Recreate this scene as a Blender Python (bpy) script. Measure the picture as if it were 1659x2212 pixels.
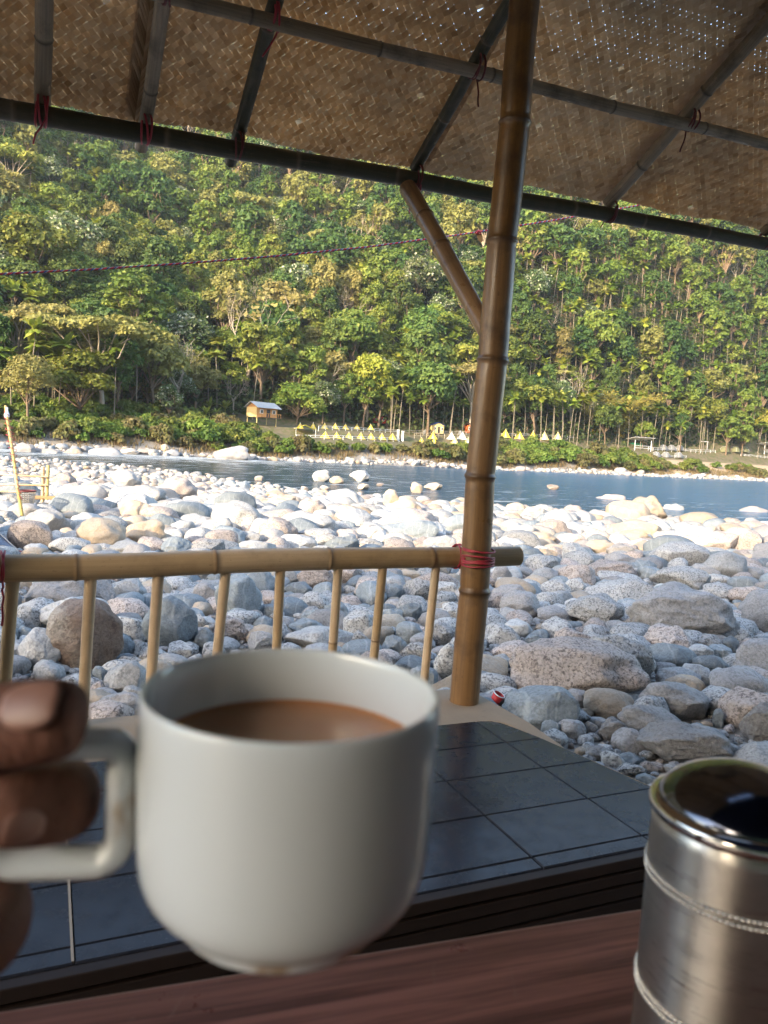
import bpy, bmesh, math, random
import numpy as np
from math import sin, cos, tan, pi, radians, sqrt, atan2
from mathutils import Vector, Matrix, noise as mnoise

for o in list(bpy.data.objects): bpy.data.objects.remove(o)
SC = bpy.context.scene
COL = SC.collection
random.seed(7)
RNG = np.random.default_rng(11)

# ---------------------------------------------------------------- camera
PITCH, ROLL, CAMZ = radians(4.95), radians(3.4), 1.15
FPX, CX, CY = 1661.0, 829.5, 1106.0          # focal length and centre in units of a 1659 px wide frame
_X = np.array([1., 0, 0]); F = np.array([0, cos(PITCH), -sin(PITCH)]); _U = np.array([0, sin(PITCH), cos(PITCH)])
R = cos(ROLL)*_X + sin(ROLL)*_U; U = -sin(ROLL)*_X + cos(ROLL)*_U
CAM = np.array([0., 0., CAMZ])
cd = bpy.data.cameras.new('camera'); cam = bpy.data.objects.new('camera', cd); COL.objects.link(cam)
cd.sensor_fit = 'HORIZONTAL'; cd.sensor_width = 36; cd.lens = 36*FPX/1659
cd.clip_start = 0.01; cd.clip_end = 3000
cd.dof.use_dof = True; cd.dof.focus_distance = 4.5; cd.dof.aperture_fstop = 17
cam.matrix_world = Matrix(((R[0], U[0], -F[0], CAM[0]), (R[1], U[1], -F[1], CAM[1]), (R[2], U[2], -F[2], CAM[2]), (0, 0, 0, 1)))
SC.camera = cam

# ---------------------------------------------------------------- world, sun, exposure
SUN_EL, SUN_AZ = radians(17), radians(180+36)   # azimuth clockwise from +Y: the sun stands behind, to the left
SDIR = np.array([sin(SUN_AZ)*cos(SUN_EL), cos(SUN_AZ)*cos(SUN_EL), sin(SUN_EL)])
W = bpy.data.worlds.new('World'); SC.world = W; W.use_nodes = True
nt = W.node_tree; bg = nt.nodes['Background']; sky = nt.nodes.new('ShaderNodeTexSky')
sky.sky_type = 'NISHITA'; sky.sun_disc = False; sky.sun_elevation = SUN_EL; sky.sun_rotation = SUN_AZ
sky.air_density = 1.0; sky.dust_density = 2.0; sky.ozone_density = 0.6; sky.altitude = 300
nt.links.new(sky.outputs[0], bg.inputs[0]); bg.inputs[1].default_value = 0.15
ld = bpy.data.lights.new('sun', 'SUN'); lo = bpy.data.objects.new('sun', ld); COL.objects.link(lo)
ld.energy = 2.0; ld.angle = radians(0.55); ld.color = (1.0, 0.83, 0.60)
lo.rotation_euler = Vector(tuple(-SDIR)).to_track_quat('-Z', 'Y').to_euler(); lo.location = (-20, -30, 40)
SC.view_settings.view_transform = 'Standard'; SC.view_settings.look = 'None'
SC.view_settings.exposure = 2.5; SC.view_settings.gamma = 1.0
SC.cycles.max_bounces = 8; SC.cycles.transparent_max_bounces = 12
SC.cycles.diffuse_bounces = 4; SC.cycles.glossy_bounces = 4; SC.cycles.caustics_reflective = False; SC.cycles.caustics_refractive = False
SC.cycles.use_denoising = True; SC.cycles.sample_clamp_indirect = 6

# ---------------------------------------------------------------- coordinates
AL = radians(24)                              # the shelter is turned 24 degrees to the view
EU = np.array([cos(AL), sin(AL), 0]); EV = np.array([-sin(AL), cos(AL), 0])
def UV(u, v, z): return EU*u + EV*v + np.array([0, 0, z])
def ray(x, y): return F + R*(x-CX)/FPX + U*(CY-y)/FPX
def px(x, y, d): return CAM + ray(x, y)*d
def onz(x, y, z): d = ray(x, y); return CAM + d*(z-CAMZ)/d[2]
def onv(x, y, vv): d = ray(x, y); return CAM + d*(vv/(d @ EV))
def proj(p):
    q = np.asarray(p)-CAM; d = q @ F
    return (CX+FPX*(q @ R)/d, CY-FPX*(q @ U)/d, d)

WATER = -2.85
BA = radians(34)                              # the far bank runs 34 degrees off the view's x axis
def bank_st(X, Y): return X*cos(BA)+(Y-158)*sin(BA), -X*sin(BA)+(Y-158)*cos(BA)
def bank_xy(s, t): return s*cos(BA)-t*sin(BA), 158+s*sin(BA)+t*cos(BA)
def hnoise(x, y, sc):
    x = np.asarray(x, float)/sc; y = np.asarray(y, float)/sc
    return (np.sin(x*1.7+1.3*np.sin(y*1.1+.5))+np.sin(y*1.9+1.1*np.sin(x*1.4+2.))+np.sin((x+y)*1.2+.7))/3
def yshore(X): return np.interp(X, [-200, -60, -45, -27, -16, -6, 4, 25, 60, 200], [90, 88, 86, 84, 70, 58, 54, 51, 48, 45])
def terrain(X, Y):
    X = np.asarray(X, float); Y = np.asarray(Y, float)
    ys = yshore(X); q = np.clip((Y-2)/48, 0, 1); q2 = np.clip((Y-2)/(ys-2), 0, 1)
    zn = -0.02-2.55*q-.22*q2+.05*hnoise(X, Y, 1.3)*np.clip((Y-4)/4, 0, 1)+.10*hnoise(X, Y, 6)*np.clip((Y-8)/6, 0, 1)*np.clip((ys-Y)/10, 0, 1)
    zn = zn-np.clip((Y-ys)*.07, 0, 1.5)
    vv = X*EV[0]+Y*EV[1]
    zn = zn+np.clip(-(vv+6.0), 0, 12)*.35
    s, t = bank_st(X, Y)
    t2 = t+2.0*hnoise(s, t*0, 14)+.62*np.clip(s-25, 0, 400)*np.clip((t-22)/45, 0, 1)
    zf = np.interp(t2, [-16, 0, 3, 9, 15, 24, 26, 38, 48, 430, 470, 900], [-4.3, -2.9, -2.2, 0.2, 1.7, 2.2, 3.8, 4.5, 8.5, 262, 275, 280])
    k = np.clip((t2-42)/60, 0, 1)
    zf = zf+k*(9*hnoise(s+25, t, 55)+4*hnoise(s, t, 23))
    gx = s+18-0.15*t                           # a gully on the slope
    zf = zf-k*9*np.exp(-(gx/22)**2)
    return np.maximum(zn, zf)
def gz(x, y): return float(terrain(x, y))
def hit(x, y, dmax=500):
    d = ray(x, y); t = 2.0; prev = t
    while t < dmax:
        p = CAM+d*t
        if p[2] < gz(p[0], p[1]):
            a, b = prev, t
            for _ in range(25):
                m = (a+b)/2; p = CAM+d*m
                if p[2] < gz(p[0], p[1]): b = m
                else: a = m
            return CAM+d*b
        prev = t; t *= 1.012
    return CAM+d*dmax

# ---------------------------------------------------------------- object helpers
def tag(o, label=None, cat=None, group=None, kind=None):
    if label: o['label'] = label
    if cat: o['category'] = cat
    if group: o['group'] = group
    if kind: o['kind'] = kind
    return o
def empty(name, loc=(0, 0, 0), rz=0.0, scale=1.0):
    o = bpy.data.objects.new(name, None); COL.objects.link(o); o.location = tuple(loc); o.rotation_euler = (0, 0, rz); o.scale = (scale,)*3
    o.empty_display_size = .1
    return o
def thing(name, label, cat, loc=(0, 0, 0), rz=0, group=None, scale=1.0):
    return tag(empty(name, loc, rz, scale), label, cat, group)
def link(name, me, parent=None, mats=None):
    o = bpy.data.objects.new(name, me); COL.objects.link(o)
    if mats is not None:
        for m in (mats if isinstance(mats, (list, tuple)) else [mats]): me.materials.append(m)
    if parent: o.parent = parent
    return o
def copy_tree(o, parent=None):
    c = o.copy(); COL.objects.link(c)
    if parent: c.parent = parent
    for ch in o.children: copy_tree(ch, c)
    return c

class MB:
    """gathers shapes into ONE mesh"""
    def __init__(s): s.v = []; s.f = []; s.m = []; s.uv = []; s.sm = []
    def add(s, v, f, m=0, uv=None, smooth=True):
        b = len(s.v); s.v += [tuple(map(float, p)) for p in v]
        for i, q in enumerate(f):
            s.f.append([b+k for k in q]); s.m.append(m); s.sm.append(smooth)
            s.uv.append(uv[i] if uv else [(0, 0)]*len(q))
    def box(s, c, size, m=0, rz=0, M=None):
        hx, hy, hz = [a/2 for a in size]
        P = [Vector((x, y, z)) for z in (-hz, hz) for y in (-hy, hy) for x in (-hx, hx)]
        Q = (M or Matrix.Rotation(rz, 3, 'Z'))
        s.add([Vector(c)+Q @ p for p in P], [(0, 2, 3, 1), (4, 5, 7, 6), (0, 1, 5, 4), (2, 6, 7, 3), (0, 4, 6, 2), (1, 3, 7, 5)], m, smooth=False)
    def tube(s, pts, rad, n=10, m=0, cap=True, closed=False, flat=1.0):
        pts = [np.asarray(p, float) for p in pts]; k = len(pts)
        if not hasattr(rad, '__len__'): rad = [rad]*k
        T = []
        for i in range(k):
            a = pts[(i-1) % k] if closed or i > 0 else pts[i]; b = pts[(i+1) % k] if closed or i < k-1 else pts[i]
            d = b-a; T.append(d/(np.linalg.norm(d)+1e-12))
        ref = np.array([0, 0, 1.]) if abs(T[0][2]) < .9 else np.array([1., 0, 0])
        x = np.cross(ref, T[0]); x /= np.linalg.norm(x); L = 0; V = []; ls = []
        for i in range(k):
            x = x-T[i]*(x @ T[i]); x /= np.linalg.norm(x); y = np.cross(T[i], x)
            if i: L += np.linalg.norm(pts[i]-pts[i-1])
            ls.append(L)
            for j in range(n):
                a = 2*pi*j/n; V.append(pts[i]+rad[i]*(x*cos(a)*flat+y*sin(a)))
        Fs = []; uv = []
        for i in range(k if closed else k-1):
            i2 = (i+1) % k; l2 = ls[i2] if i2 else L+np.linalg.norm(pts[0]-pts[-1])
            for j in range(n):
                j2 = (j+1) % n
                Fs.append((i*n+j, i*n+j2, i2*n+j2, i2*n+j)); uv.append([(j/n, ls[i]), ((j+1)/n, ls[i]), ((j+1)/n, l2), (j/n, l2)])
        s.add(V, Fs, m, uv)
        if cap and not closed:
            s.add(V[:n], [tuple(range(n))[::-1]], m, smooth=False); s.add(V[-n:], [tuple(range(n))], m, smooth=False)
    def lathe(s, c, prof, n=48, m=0, axis=None):
        c = np.asarray(c, float); V = []; Fs = []; uv = []
        for r, z in prof:
            for j in range(n): a = 2*pi*j/n; V.append(c+np.array([r*cos(a), r*sin(a), z]))
        for i in range(len(prof)-1):
            for j in range(n):
                j2 = (j+1) % n; Fs.append((i*n+j, i*n+j2, (i+1)*n+j2, (i+1)*n+j))
                uv.append([(j/n, prof[i][1]), ((j+1)/n, prof[i][1]), ((j+1)/n, prof[i+1][1]), (j/n, prof[i+1][1])])
        s.add(V, Fs, m, uv)
    def build(s, name, mats, parent=None, bevel=0, origin=None):
        me = bpy.data.meshes.new(name)
        V = s.v
        if origin is not None: V = [(a-origin[0], b-origin[1], c-origin[2]) for a, b, c in V]
        me.from_pydata(V, [], s.f)
        me.polygons.foreach_set('material_index', s.m); me.polygons.foreach_set('use_smooth', s.sm)
        l = me.uv_layers.new(name='UVMap'); l.data.foreach_set('uv', [c for f in s.uv for p in f for c in p])
        me.update()
        o = link(name, me, parent, mats)
        if origin is not None: o.location = tuple(origin)
        if bevel:
            b = o.modifiers.new('bevel', 'BEVEL'); b.width = bevel; b.segments = 2; b.limit_method = 'ANGLE'
        return o

def np_mesh(name, V, Fc, attrs=None, smooth=False, midx=None):
    """big mesh from arrays: V (n,3), Fc (m,k)"""
    V = np.asarray(V, np.float32); Fc = np.asarray(Fc, np.int32)
    me = bpy.data.meshes.new(name); n = len(V); m, k = Fc.shape
    me.vertices.add(n); me.vertices.foreach_set('co', V.ravel())
    me.loops.add(m*k); me.loops.foreach_set('vertex_index', Fc.ravel())
    me.polygons.add(m); me.polygons.foreach_set('loop_start', np.arange(0, m*k, k, dtype=np.int32))
    me.polygons.foreach_set('loop_total', np.full(m, k, np.int32))
    me.polygons.foreach_set('use_smooth', np.full(m, smooth))
    if midx is not None: me.polygons.foreach_set('material_index', np.asarray(midx, np.int32))
    me.update(calc_edges=True)
    for a, vals in (attrs or {}).items():
        at = me.attributes.new(a, 'FLOAT', 'FACE'); at.data.foreach_set('value', np.asarray(vals, np.float32))
    return me

# ---------------------------------------------------------------- materials
def newmat(name, rough=.6, col=(.5, .5, .5), metal=0, spec=.5):
    m = bpy.data.materials.new(name); m.use_nodes = True; b = m.node_tree.nodes['Principled BSDF']
    b.inputs['Base Color'].default_value = (*col, 1); b.inputs['Roughness'].default_value = rough; b.inputs['Metallic'].default_value = metal
    b.inputs['Specular IOR Level'].default_value = spec
    return m, m.node_tree, b
class N:
    def __init__(s, nt): s.nt = nt
    def n(s, t, **kw):
        x = s.nt.nodes.new('ShaderNode'+t)
        for k, v in kw.items():
            if k in x.inputs: x.inputs[k].default_value = v
            else: setattr(x, k, v)
        return x
    def l(s, a, b): s.nt.links.new(a, b)
    def noise(s, vec, scale, detail=4, rough=.6, dist=0):
        x = s.n('TexNoise', Scale=scale, Detail=detail, Roughness=rough, Distortion=dist)
        if vec is not None: s.l(vec, x.inputs['Vector'])
        return x.outputs['Fac']
    def ramp(s, fac, stops, interp='LINEAR'):
        x = s.n('ValToRGB'); e = x.color_ramp.elements; x.color_ramp.interpolation = interp
        while len(e) < len(stops): e.new(.5)
        for i, (p, c) in enumerate(stops):
            e[i].position = p; e[i].color = (*c, 1) if hasattr(c, '__len__') else (c, c, c, 1)
        s.l(fac, x.inputs[0]); return x.outputs[0]
    def mix(s, f, a, b, mode='MIX'):
        x = s.n('Mix', data_type='RGBA', blend_type=mode)
        for k, v in ((0, f), (6, a), (7, b)):
            if hasattr(v, 'is_linked') or hasattr(v, 'links'): s.l(v, x.inputs[k])
            elif k == 0: x.inputs[0].default_value = v
            else: x.inputs[k].default_value = (*v, 1)
        return x.outputs[2]
    def math(s, op, a, b=None, clamp=False):
        x = s.n('Math', operation=op, use_clamp=clamp)
        for i, v in enumerate((a, b)):
            if v is None: continue
            if isinstance(v, (int, float)): x.inputs[i].default_value = v
            else: s.l(v, x.inputs[i])
        return x.outputs[0]
    def scale(s, vec, v):
        x = s.n('Mapping'); x.inputs['Scale'].default_value = v; s.l(vec, x.inputs[0]); return x.outputs[0]
    def bump(s, h, b, strength=.3, dist=.01):
        x = s.n('Bump', Strength=strength, Distance=dist); s.l(h, x.inputs['Height']); s.l(x.outputs[0], b.inputs['Normal']); return x

def rock_mat(name, c1, c2, speck, amt, rough=.8, sc=70, vein=0, stain=None):
    m, nt, b = newmat(name, rough, spec=.3); n = N(nt)
    pos = n.n('NewGeometry').outputs['Position']; oi = n.n('ObjectInfo').outputs['Random']; at = n.n('Attribute', attribute_name='tone').outputs['Fac']
    big = n.noise(pos, 2.2, 5); c = n.mix(n.ramp(big, [(.35, 0), (.65, 1)]), c1, c2)
    if stain: c = n.mix(n.ramp(n.noise(pos, 3.2, 6, .7, .6), [(.48, 0), (.62, 1)]), c, stain)
    sp = n.ramp(n.noise(pos, sc, 3, .7), [(.5-.09*amt, 1), (.5+.06, 0)]); sp2 = n.ramp(n.noise(pos, sc*.4, 3, .6), [(.42, .9), (.62, .25)])
    c = n.mix(n.math('MULTIPLY', n.math('MULTIPLY', sp, sp2), amt, True), c, speck)
    if vein:
        w = n.n('TexWave', Scale=vein, Distortion=7, Detail=4); n.l(pos, w.inputs[0])
        c = n.mix(n.ramp(w.outputs['Fac'], [(.95, 0), (1, .2)]), c, (.62, .61, .58))
    v = n.math('ADD', n.math('MULTIPLY', n.math('FRACT', n.math('ADD', oi, at)), .42), .80)
    hv = n.n('HueSaturation'); n.l(c, hv.inputs['Color']); n.l(v, hv.inputs['Value']); n.l(hv.outputs[0], b.inputs['Base Color'])
    h = n.math('ADD', n.noise(pos, 9, 6, .65), n.math('MULTIPLY', n.noise(pos, 45, 4, .7), .35)); n.bump(h, b, .8, .035)
    return m
ROCK = {
 'g': rock_mat('granite', (.50, .485, .46), (.40, .39, .375), (.07, .07, .075), 1.0),
 'p': rock_mat('pinkish_granite', (.50, .42, .37), (.40, .345, .31), (.09, .075, .07), .95),
 'w': rock_mat('pale_rock', (.47, .46, .44), (.38, .37, .36), (.18, .18, .18), .7, vein=1.4),
 't': rock_mat('cream_rock', (.44, .37, .295), (.37, .31, .245), (.24, .19, .14), .5, stain=(.45, .33, .22)),
 'b': rock_mat('slate_blue_rock', (.26, .285, .295), (.195, .22, .235), (.11, .125, .135), .6, .7, vein=2.2),
 'd': rock_mat('dull_grey_rock', (.37, .35, .335), (.29, .275, .265), (.15, .14, .135), .7),
 'r': rock_mat('rusty_brown_rock', (.20, .135, .10), (.28, .225, .18), (.08, .055, .045), .7, .7, stain=(.36, .32, .27)),
}
RK = list(ROCK)

def bamboo_mat(name, c1, c2, dark, rough=.35, blot=.5):
    m, nt, b = newmat(name, rough); n = N(nt)
    uv = n.n('UVMap').outputs[0]; pos = n.n('NewGeometry').outputs['Position']
    st = n.noise(n.scale(uv, (26, 3.0, 1)), 1.0, 5, .6)
    c = n.mix(n.ramp(st, [(.3, 0), (.7, 1)]), c1, c2)
    bl = n.noise(pos, 7, 5, .65); c = n.mix(n.math('MULTIPLY', n.ramp(bl, [(.5, 0), (.7, 1)]), blot), c, dark)
    sp = n.noise(n.scale(uv, (40, 60, 1)), 1.0, 2, .5); c = n.mix(n.ramp(sp, [(.66, 0), (.74, .55)]), c, dark)
    sg = n.n('Attribute', attribute_name='joint').outputs['Fac']; hv = n.n('HueSaturation'); n.l(c, hv.inputs['Color']); n.l(n.math('ADD', n.math('MULTIPLY', sg, .40), .80), hv.inputs['Value']); n.l(n.math('ADD', n.math('MULTIPLY', sg, -.25), 1.1), hv.inputs['Saturation']); c = hv.outputs[0]
    mo = n.noise(n.scale(uv, (9, 1.6, 1)), 1.0, 7, .75, .8); c = n.mix(n.ramp(mo, [(.60, 0), (.68, .6)]), c, dark)
    at = n.n('Attribute', attribute_name='node'); c = n.mix(n.math('MULTIPLY', at.outputs['Fac'], .75), c, dark)
    n.l(c, b.inputs['Base Color']); n.l(n.ramp(bl, [(.3, rough-.06), (.7, rough+.18)]), b.inputs['Roughness'])
    n.bump(n.noise(n.scale(uv, (60, 4, 1)), 1.0, 4), b, .12, .004)
    return m
BB_POST = bamboo_mat('brown_bamboo', (.27, .15, .058), (.165, .085, .032), (.06, .03, .014), .30, .8)
BB_RAIL = bamboo_mat('tan_bamboo', (.56, .405, .24), (.46, .32, .175), (.17, .10, .05), .38, .35)
BB_GREY = bamboo_mat('weathered_bamboo', (.32, .25, .17), (.20, .155, .105), (.05, .038, .026), .6, .7)
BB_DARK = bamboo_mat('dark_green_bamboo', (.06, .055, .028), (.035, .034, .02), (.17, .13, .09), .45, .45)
BB_YEL = bamboo_mat('yellow_bamboo', (.55, .40, .12), (.45, .33, .12), (.2, .13, .05), .4, .3)

def bamboo(name, p0, p1, r0, r1, mat, parent, nodes=None, step=.3, bend=.0, seed=0, n=20, hollow=False, ridge=.09):
    """one culm with swollen nodes, as one mesh"""
    rg = random.Random(seed); p0 = np.asarray(p0, float); p1 = np.asarray(p1, float); L = np.linalg.norm(p1-p0); d = (p1-p0)/L
    if nodes is None:
        nodes = []; a = rg.uniform(.2, .9)*step
        while a < L: nodes.append(a); a += step*rg.uniform(.85, 1.15)
    ts = set(np.linspace(0, L, max(4, int(L/.05))))
    for a in nodes:
        for q in (-.03, -.018, -.009, -.004, 0, .004, .009, .02): ts.add(min(max(a+q*r0/.045, 0), L))
    ts = sorted(ts); side = np.cross(d, [0.3, .5, .8]); side /= np.linalg.norm(side); side2 = np.cross(d, side)
    ph = rg.uniform(0, 6); P = []; Rr = []; nd = []
    for t in ts:
        r = r0+(r1-r0)*t/L; k = min([abs(t-a) for a in nodes] or [9])*.045/r0
        r *= 1+ridge*math.exp(-(k/.006)**2)-.035*math.exp(-((k-.014)/.008)**2)+.012*sin(t*9+ph)
        z = sum((1 if i % 2 else -1)*max(0, 1-abs(t-a)/(step*.5)) for i, a in enumerate(nodes))
        P.append(p0+d*t+side*(bend*L*sin(pi*t/L)+.0035*r0/.04*z)+side2*.004*r0/.04*sin(t*5+ph)); Rr.append(r); nd.append(math.exp(-(k/.010)**2))
    b = MB(); b.tube(P, Rr, n, cap=not hollow)
    if hollow:                                    # open end: inner wall and a diaphragm inside
        e = P[-1]; b.tube([e, e-d*.0005, e-d*.05], [Rr[-1], Rr[-1]*.78, Rr[-1]*.72], n, cap=False); b.tube([e-d*.049, e-d*.0495], [Rr[-1]*.73, 1e-4], n, cap=False)
        b.tube([P[0], P[0]-d*.0005], [Rr[0], 1e-4], n, cap=False)
    o = b.build(name, mat, parent); me = o.data
    kk = len(P); att = me.attributes.new('node', 'FLOAT', 'POINT'); vals = np.zeros(len(me.vertices)); vals[:kk*n] = np.repeat(nd, n); att.data.foreach_set('value', vals)
    jt = [rg.random() for _ in range(len(nodes)+1)]; js = [jt[sum(1 for a in nodes if a < t)] for t in ts]
    att = me.attributes.new('joint', 'FLOAT', 'POINT'); vals = np.full(len(me.vertices), .5); vals[:kk*n] = np.repeat(js, n); att.data.foreach_set('value', vals)
    return o

def cord_mat(name, col, rough=.45):
    m, nt, b = newmat(name, rough, col); n = N(nt); uv = n.n('UVMap').outputs[0]
    n.bump(n.noise(n.scale(uv, (14, 30, 1)), 1.0, 2), b, .4, .002); return m
CORD_RED = cord_mat('red_plastic_cord', (.34, .03, .045)); CORD_DARK = cord_mat('dark_red_cord', (.13, .02, .02))
def wrap(name, c, axis, r, turns, pitch, rc, mat, parent, tail=0, seed=0, tailpts=None):
    """a lashing: a cord wound round an axis, with loose ends"""
    rg = random.Random(seed); c = np.asarray(c, float); d = np.asarray(axis, float); d /= np.linalg.norm(d)
    x = np.cross(d, [0.2, .3, .93]); x /= np.linalg.norm(x); y = np.cross(d, x); b = MB(); P = []
    for i in range(int(turns*18)+1):
        a = 2*pi*i/18; P.append(c+d*(pitch*(a/2/pi-turns/2)+.004*sin(a*1.3+seed)+.003*sin(a*.37+seed))+(x*cos(a)+y*sin(a))*(r+rc*.6))
    b.tube(P, rc, 6)
    for k in range(tail):
        q = P[-1] if k % 2 == 0 else P[0]; T = [q]; dr = np.array([rg.uniform(-.5, .5), rg.uniform(-.6, 0), -.6 if tailpts is None else tailpts[k]])
        for j in range(7): dr = dr+np.array([rg.uniform(-.3, .3), rg.uniform(-.1, .1), -.15]); T.append(T[-1]+dr/np.linalg.norm(dr)*.013)
        b.tube(T, rc*.8, 5)
    return b.build(name, mat, parent)

# ================================================================ SETTING: ground, river
def build_ground():
    xs = np.concatenate([np.linspace(-420, -62, 70), np.linspace(-60, 60, 190), np.linspace(62, 520, 90)])
    ys = np.concatenate([np.linspace(-140, -1, 50), np.linspace(0, 60, 170), np.linspace(61, 150, 70), np.linspace(152, 640, 200)])
    X, Y = np.meshgrid(xs, ys); Z = terrain(X, Y); nx, ny = len(xs), len(ys)
    V = np.stack([X, Y, Z], -1).reshape(-1, 3); i = np.arange(nx-1)[None]+nx*np.arange(ny-1)[:, None]; i = i.ravel()
    me = np_mesh('ground', V, np.stack([i, i+1, i+1+nx, i+nx], 1), smooth=True)
    s, t = bank_st(V[:, 0], V[:, 1]); zone = np.clip((t-5)/6, 0, 1); sand = np.clip((s-62)/8+.4*hnoise(s, t, 5), 0, 1)*np.clip((22-t)/5, 0, 1)*np.clip((t+2)/3, 0, 1)
    vv = V[:, 0]*EV[0]+V[:, 1]*EV[1]; zone = np.maximum(zone, np.clip(-(vv+5)/3, 0, 1))
    terr = np.clip((44-t)/8, 0, 1)*np.clip((t-8)/5, 0, 1)
    for k, a in (('forest', zone), ('sand', sand), ('terrace', terr)):
        at = me.attributes.new(k, 'FLOAT', 'POINT'); at.data.foreach_set('value', a.astype(np.float32))
    m, nt, b = newmat('ground_soil', .95, spec=.2); n = N(nt); pos = n.n('NewGeometry').outputs['Position']
    beach = n.mix(n.noise(pos, 3, 6), (.36, .32, .275), (.25, .225, .20)); beach = n.mix(n.ramp(n.noise(pos, 60, 4, .7), [(.4, .6), (.6, 0)]), beach, (.16, .145, .13))
    terr = n.n('Attribute', attribute_name='terrace').outputs['Fac']; soil = n.mix(n.noise(pos, .5, 6), n.mix(terr, (.055, .05, .028), (.20, .155, .10)), n.mix(terr, (.13, .085, .05), (.13, .10, .065))); soil = n.mix(n.ramp(n.noise(pos, .9, 5), [(.42, 0), (.6, 1)]), soil, n.mix(terr, (.035, .055, .02), (.10, .105, .04)))
    sandc = n.mix(n.noise(pos, .5, 6, .7), (.50, .38, .25), (.36, .25, .15))
    c = n.mix(n.n('Attribute', attribute_name='forest').outputs['Fac'], beach, soil); c = n.mix(n.n('Attribute', attribute_name='sand').outputs['Fac'], c, sandc)
    n.l(c, b.inputs['Base Color']); n.bump(n.math('ADD', n.noise(pos, 12, 6, .7), n.math('MULTIPLY', n.noise(pos, 70, 3, .7), .4)), b, .6, .04)
    tag(link('ground', me, None, m), kind='structure')
build_ground()

def build_water():
    m, nt, b = newmat('river_water', .08, (.018, .032, .034), spec=.2); n = N(nt); pos = n.n('NewGeometry').outputs['Position']
    ro = n.n('VectorRotate', rotation_type='Z_AXIS'); ro.inputs['Angle'].default_value = -BA; n.l(pos, ro.inputs['Vector'])
    q = n.scale(ro.outputs[0], (.55, 1.5, 1)); a = n.math('ADD', n.noise(q, 1.5, 5, .62, .4), n.math('MULTIPLY', n.noise(n.scale(ro.outputs[0], (.10, .45, 1)), 1.0, 6, .7, .5), 2.4)); f = n.noise(q, 6, 3, .6)
    n.bump(n.math('ADD', a, n.math('MULTIPLY', f, .3)), b, 1.0, .55)
    sp = n.n('SeparateXYZ'); n.l(pos, sp.inputs[0])
    def lin(ax, ay, c0): return n.math('ADD', n.math('ADD', n.math('MULTIPLY', sp.outputs[0], ax), n.math('MULTIPLY', sp.outputs[1], ay)), c0)
    s = lin(cos(BA), sin(BA), -158*sin(BA)); t = lin(-sin(BA), cos(BA), -158*cos(BA))
    ms = n.math('MULTIPLY', n.ramp(n.math('MULTIPLY', n.math('ADD', s, 90), 1/120), [(0, 1), (.45, .85), (.62, .35), (.72, 0)]),
                n.ramp(n.math('MULTIPLY', n.math('ADD', t, 42), 1/42), [(0, .2), (.35, .35), (.75, .8), (.93, 1), (1, .5)]))
    foam = n.noise(n.scale(ro.outputs[0], (.22, .9, 1)), 1.0, 7, .72, .3)
    fm = n.ramp(n.math('ADD', foam, n.math('MULTIPLY', ms, .22)), [(.60, 0), (.68, 1)])
    fm = n.math('MULTIPLY', fm, n.ramp(ms, [(.02, 0), (.2, 1)]))
    deep = n.mix(n.ramp(n.math('MULTIPLY', n.math('ADD', sp.outputs[0], 25), 1/60), [(0, 0), (1, 1)]), (.018, .030, .030), (.035, .125, .235)); n.l(n.mix(fm, deep, (.62, .65, .66)), b.inputs['Base Color']); n.l(n.math('ADD', n.ramp(fm, [(0, .03), (1, .7)]), n.math('MULTIPLY', n.noise(n.scale(ro.outputs[0], (.07, .5, 1)), 1.0, 5, .7), .25)), b.inputs['Roughness'])  # sky reflection painted into the base colour: dark at left, blue at right
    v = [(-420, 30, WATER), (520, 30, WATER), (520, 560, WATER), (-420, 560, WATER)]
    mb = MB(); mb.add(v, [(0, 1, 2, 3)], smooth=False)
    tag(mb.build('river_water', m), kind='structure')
build_water()
mf, ntf, bf = newmat('shelter_concrete', .85, (.16, .15, .14)); nf = N(ntf); pf = nf.n('NewGeometry').outputs['Position']
nf.l(nf.mix(nf.noise(pf, 5, 6), (.20, .185, .17), (.11, .10, .095)), bf.inputs['Base Color'])
def prism(poly, z0, z1, name, mat, parent=None, bevel=0):
    mb = MB(); k = len(poly); top = [UV(a, b, z1) for a, b in poly]; bot = [UV(a, b, z0) for a, b in poly]
    mb.add(top+bot, [tuple(range(k)), tuple(range(2*k-1, k-1, -1))]+[(i, k+i, k+(i+1) % k, (i+1) % k) for i in range(k)], smooth=False)
    return mb.build(name, mat, parent, bevel)
tag(prism([(-2.2, -2.4), (3.2, -2.4), (3.2, 1.0), (-2.2, 1.0)], -.12, .02, 'floor', mf), kind='structure')

# ================================================================ SHELTER
shelter = thing('bamboo_shelter', 'bamboo shelter with a woven mat roof over the table, open to the river', 'shelter', UV(1.25, 2.07, 0))
SI = Matrix.Translation(-Vector(shelter.location))
def into(o): o.matrix_parent_inverse = Matrix(); o.parent = shelter; o.data.transform(SI); return o
TH = radians(27.7); RISE = .036
KR = 1.33                                  # the eave hangs out beyond the posts
def SK(p): return CAM+KR*(np.asarray(p)-CAM)
def beamz(u): return 1.866+RISE*(u+.109)
ER = np.array([0.0, 0, 0])
def roof(u, w, h=0):                       # u along the eave, w up the slope, h normal to it
    c, s = cos(TH), sin(TH); return SK(UV(u, 2.074-w*c+h*s, beamz(u)+.046+w*s+h*c))
def vec_roof(u, w, h):
    c, s = cos(TH), sin(TH); v = 2.074-w*c+h*s; z = beamz(u)+.046+w*s+h*c
    return SK(np.stack([EU[0]*u+EV[0]*v, EU[1]*u+EV[1]*v, z], -1))
P0 = onz(1005, 1515, .35); P1 = onv(1135, 0, 2.074); dirp = (P1-P0)/(P1-P0)[2]
def postp(z): return P0+dirp*(z-.35)
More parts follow.
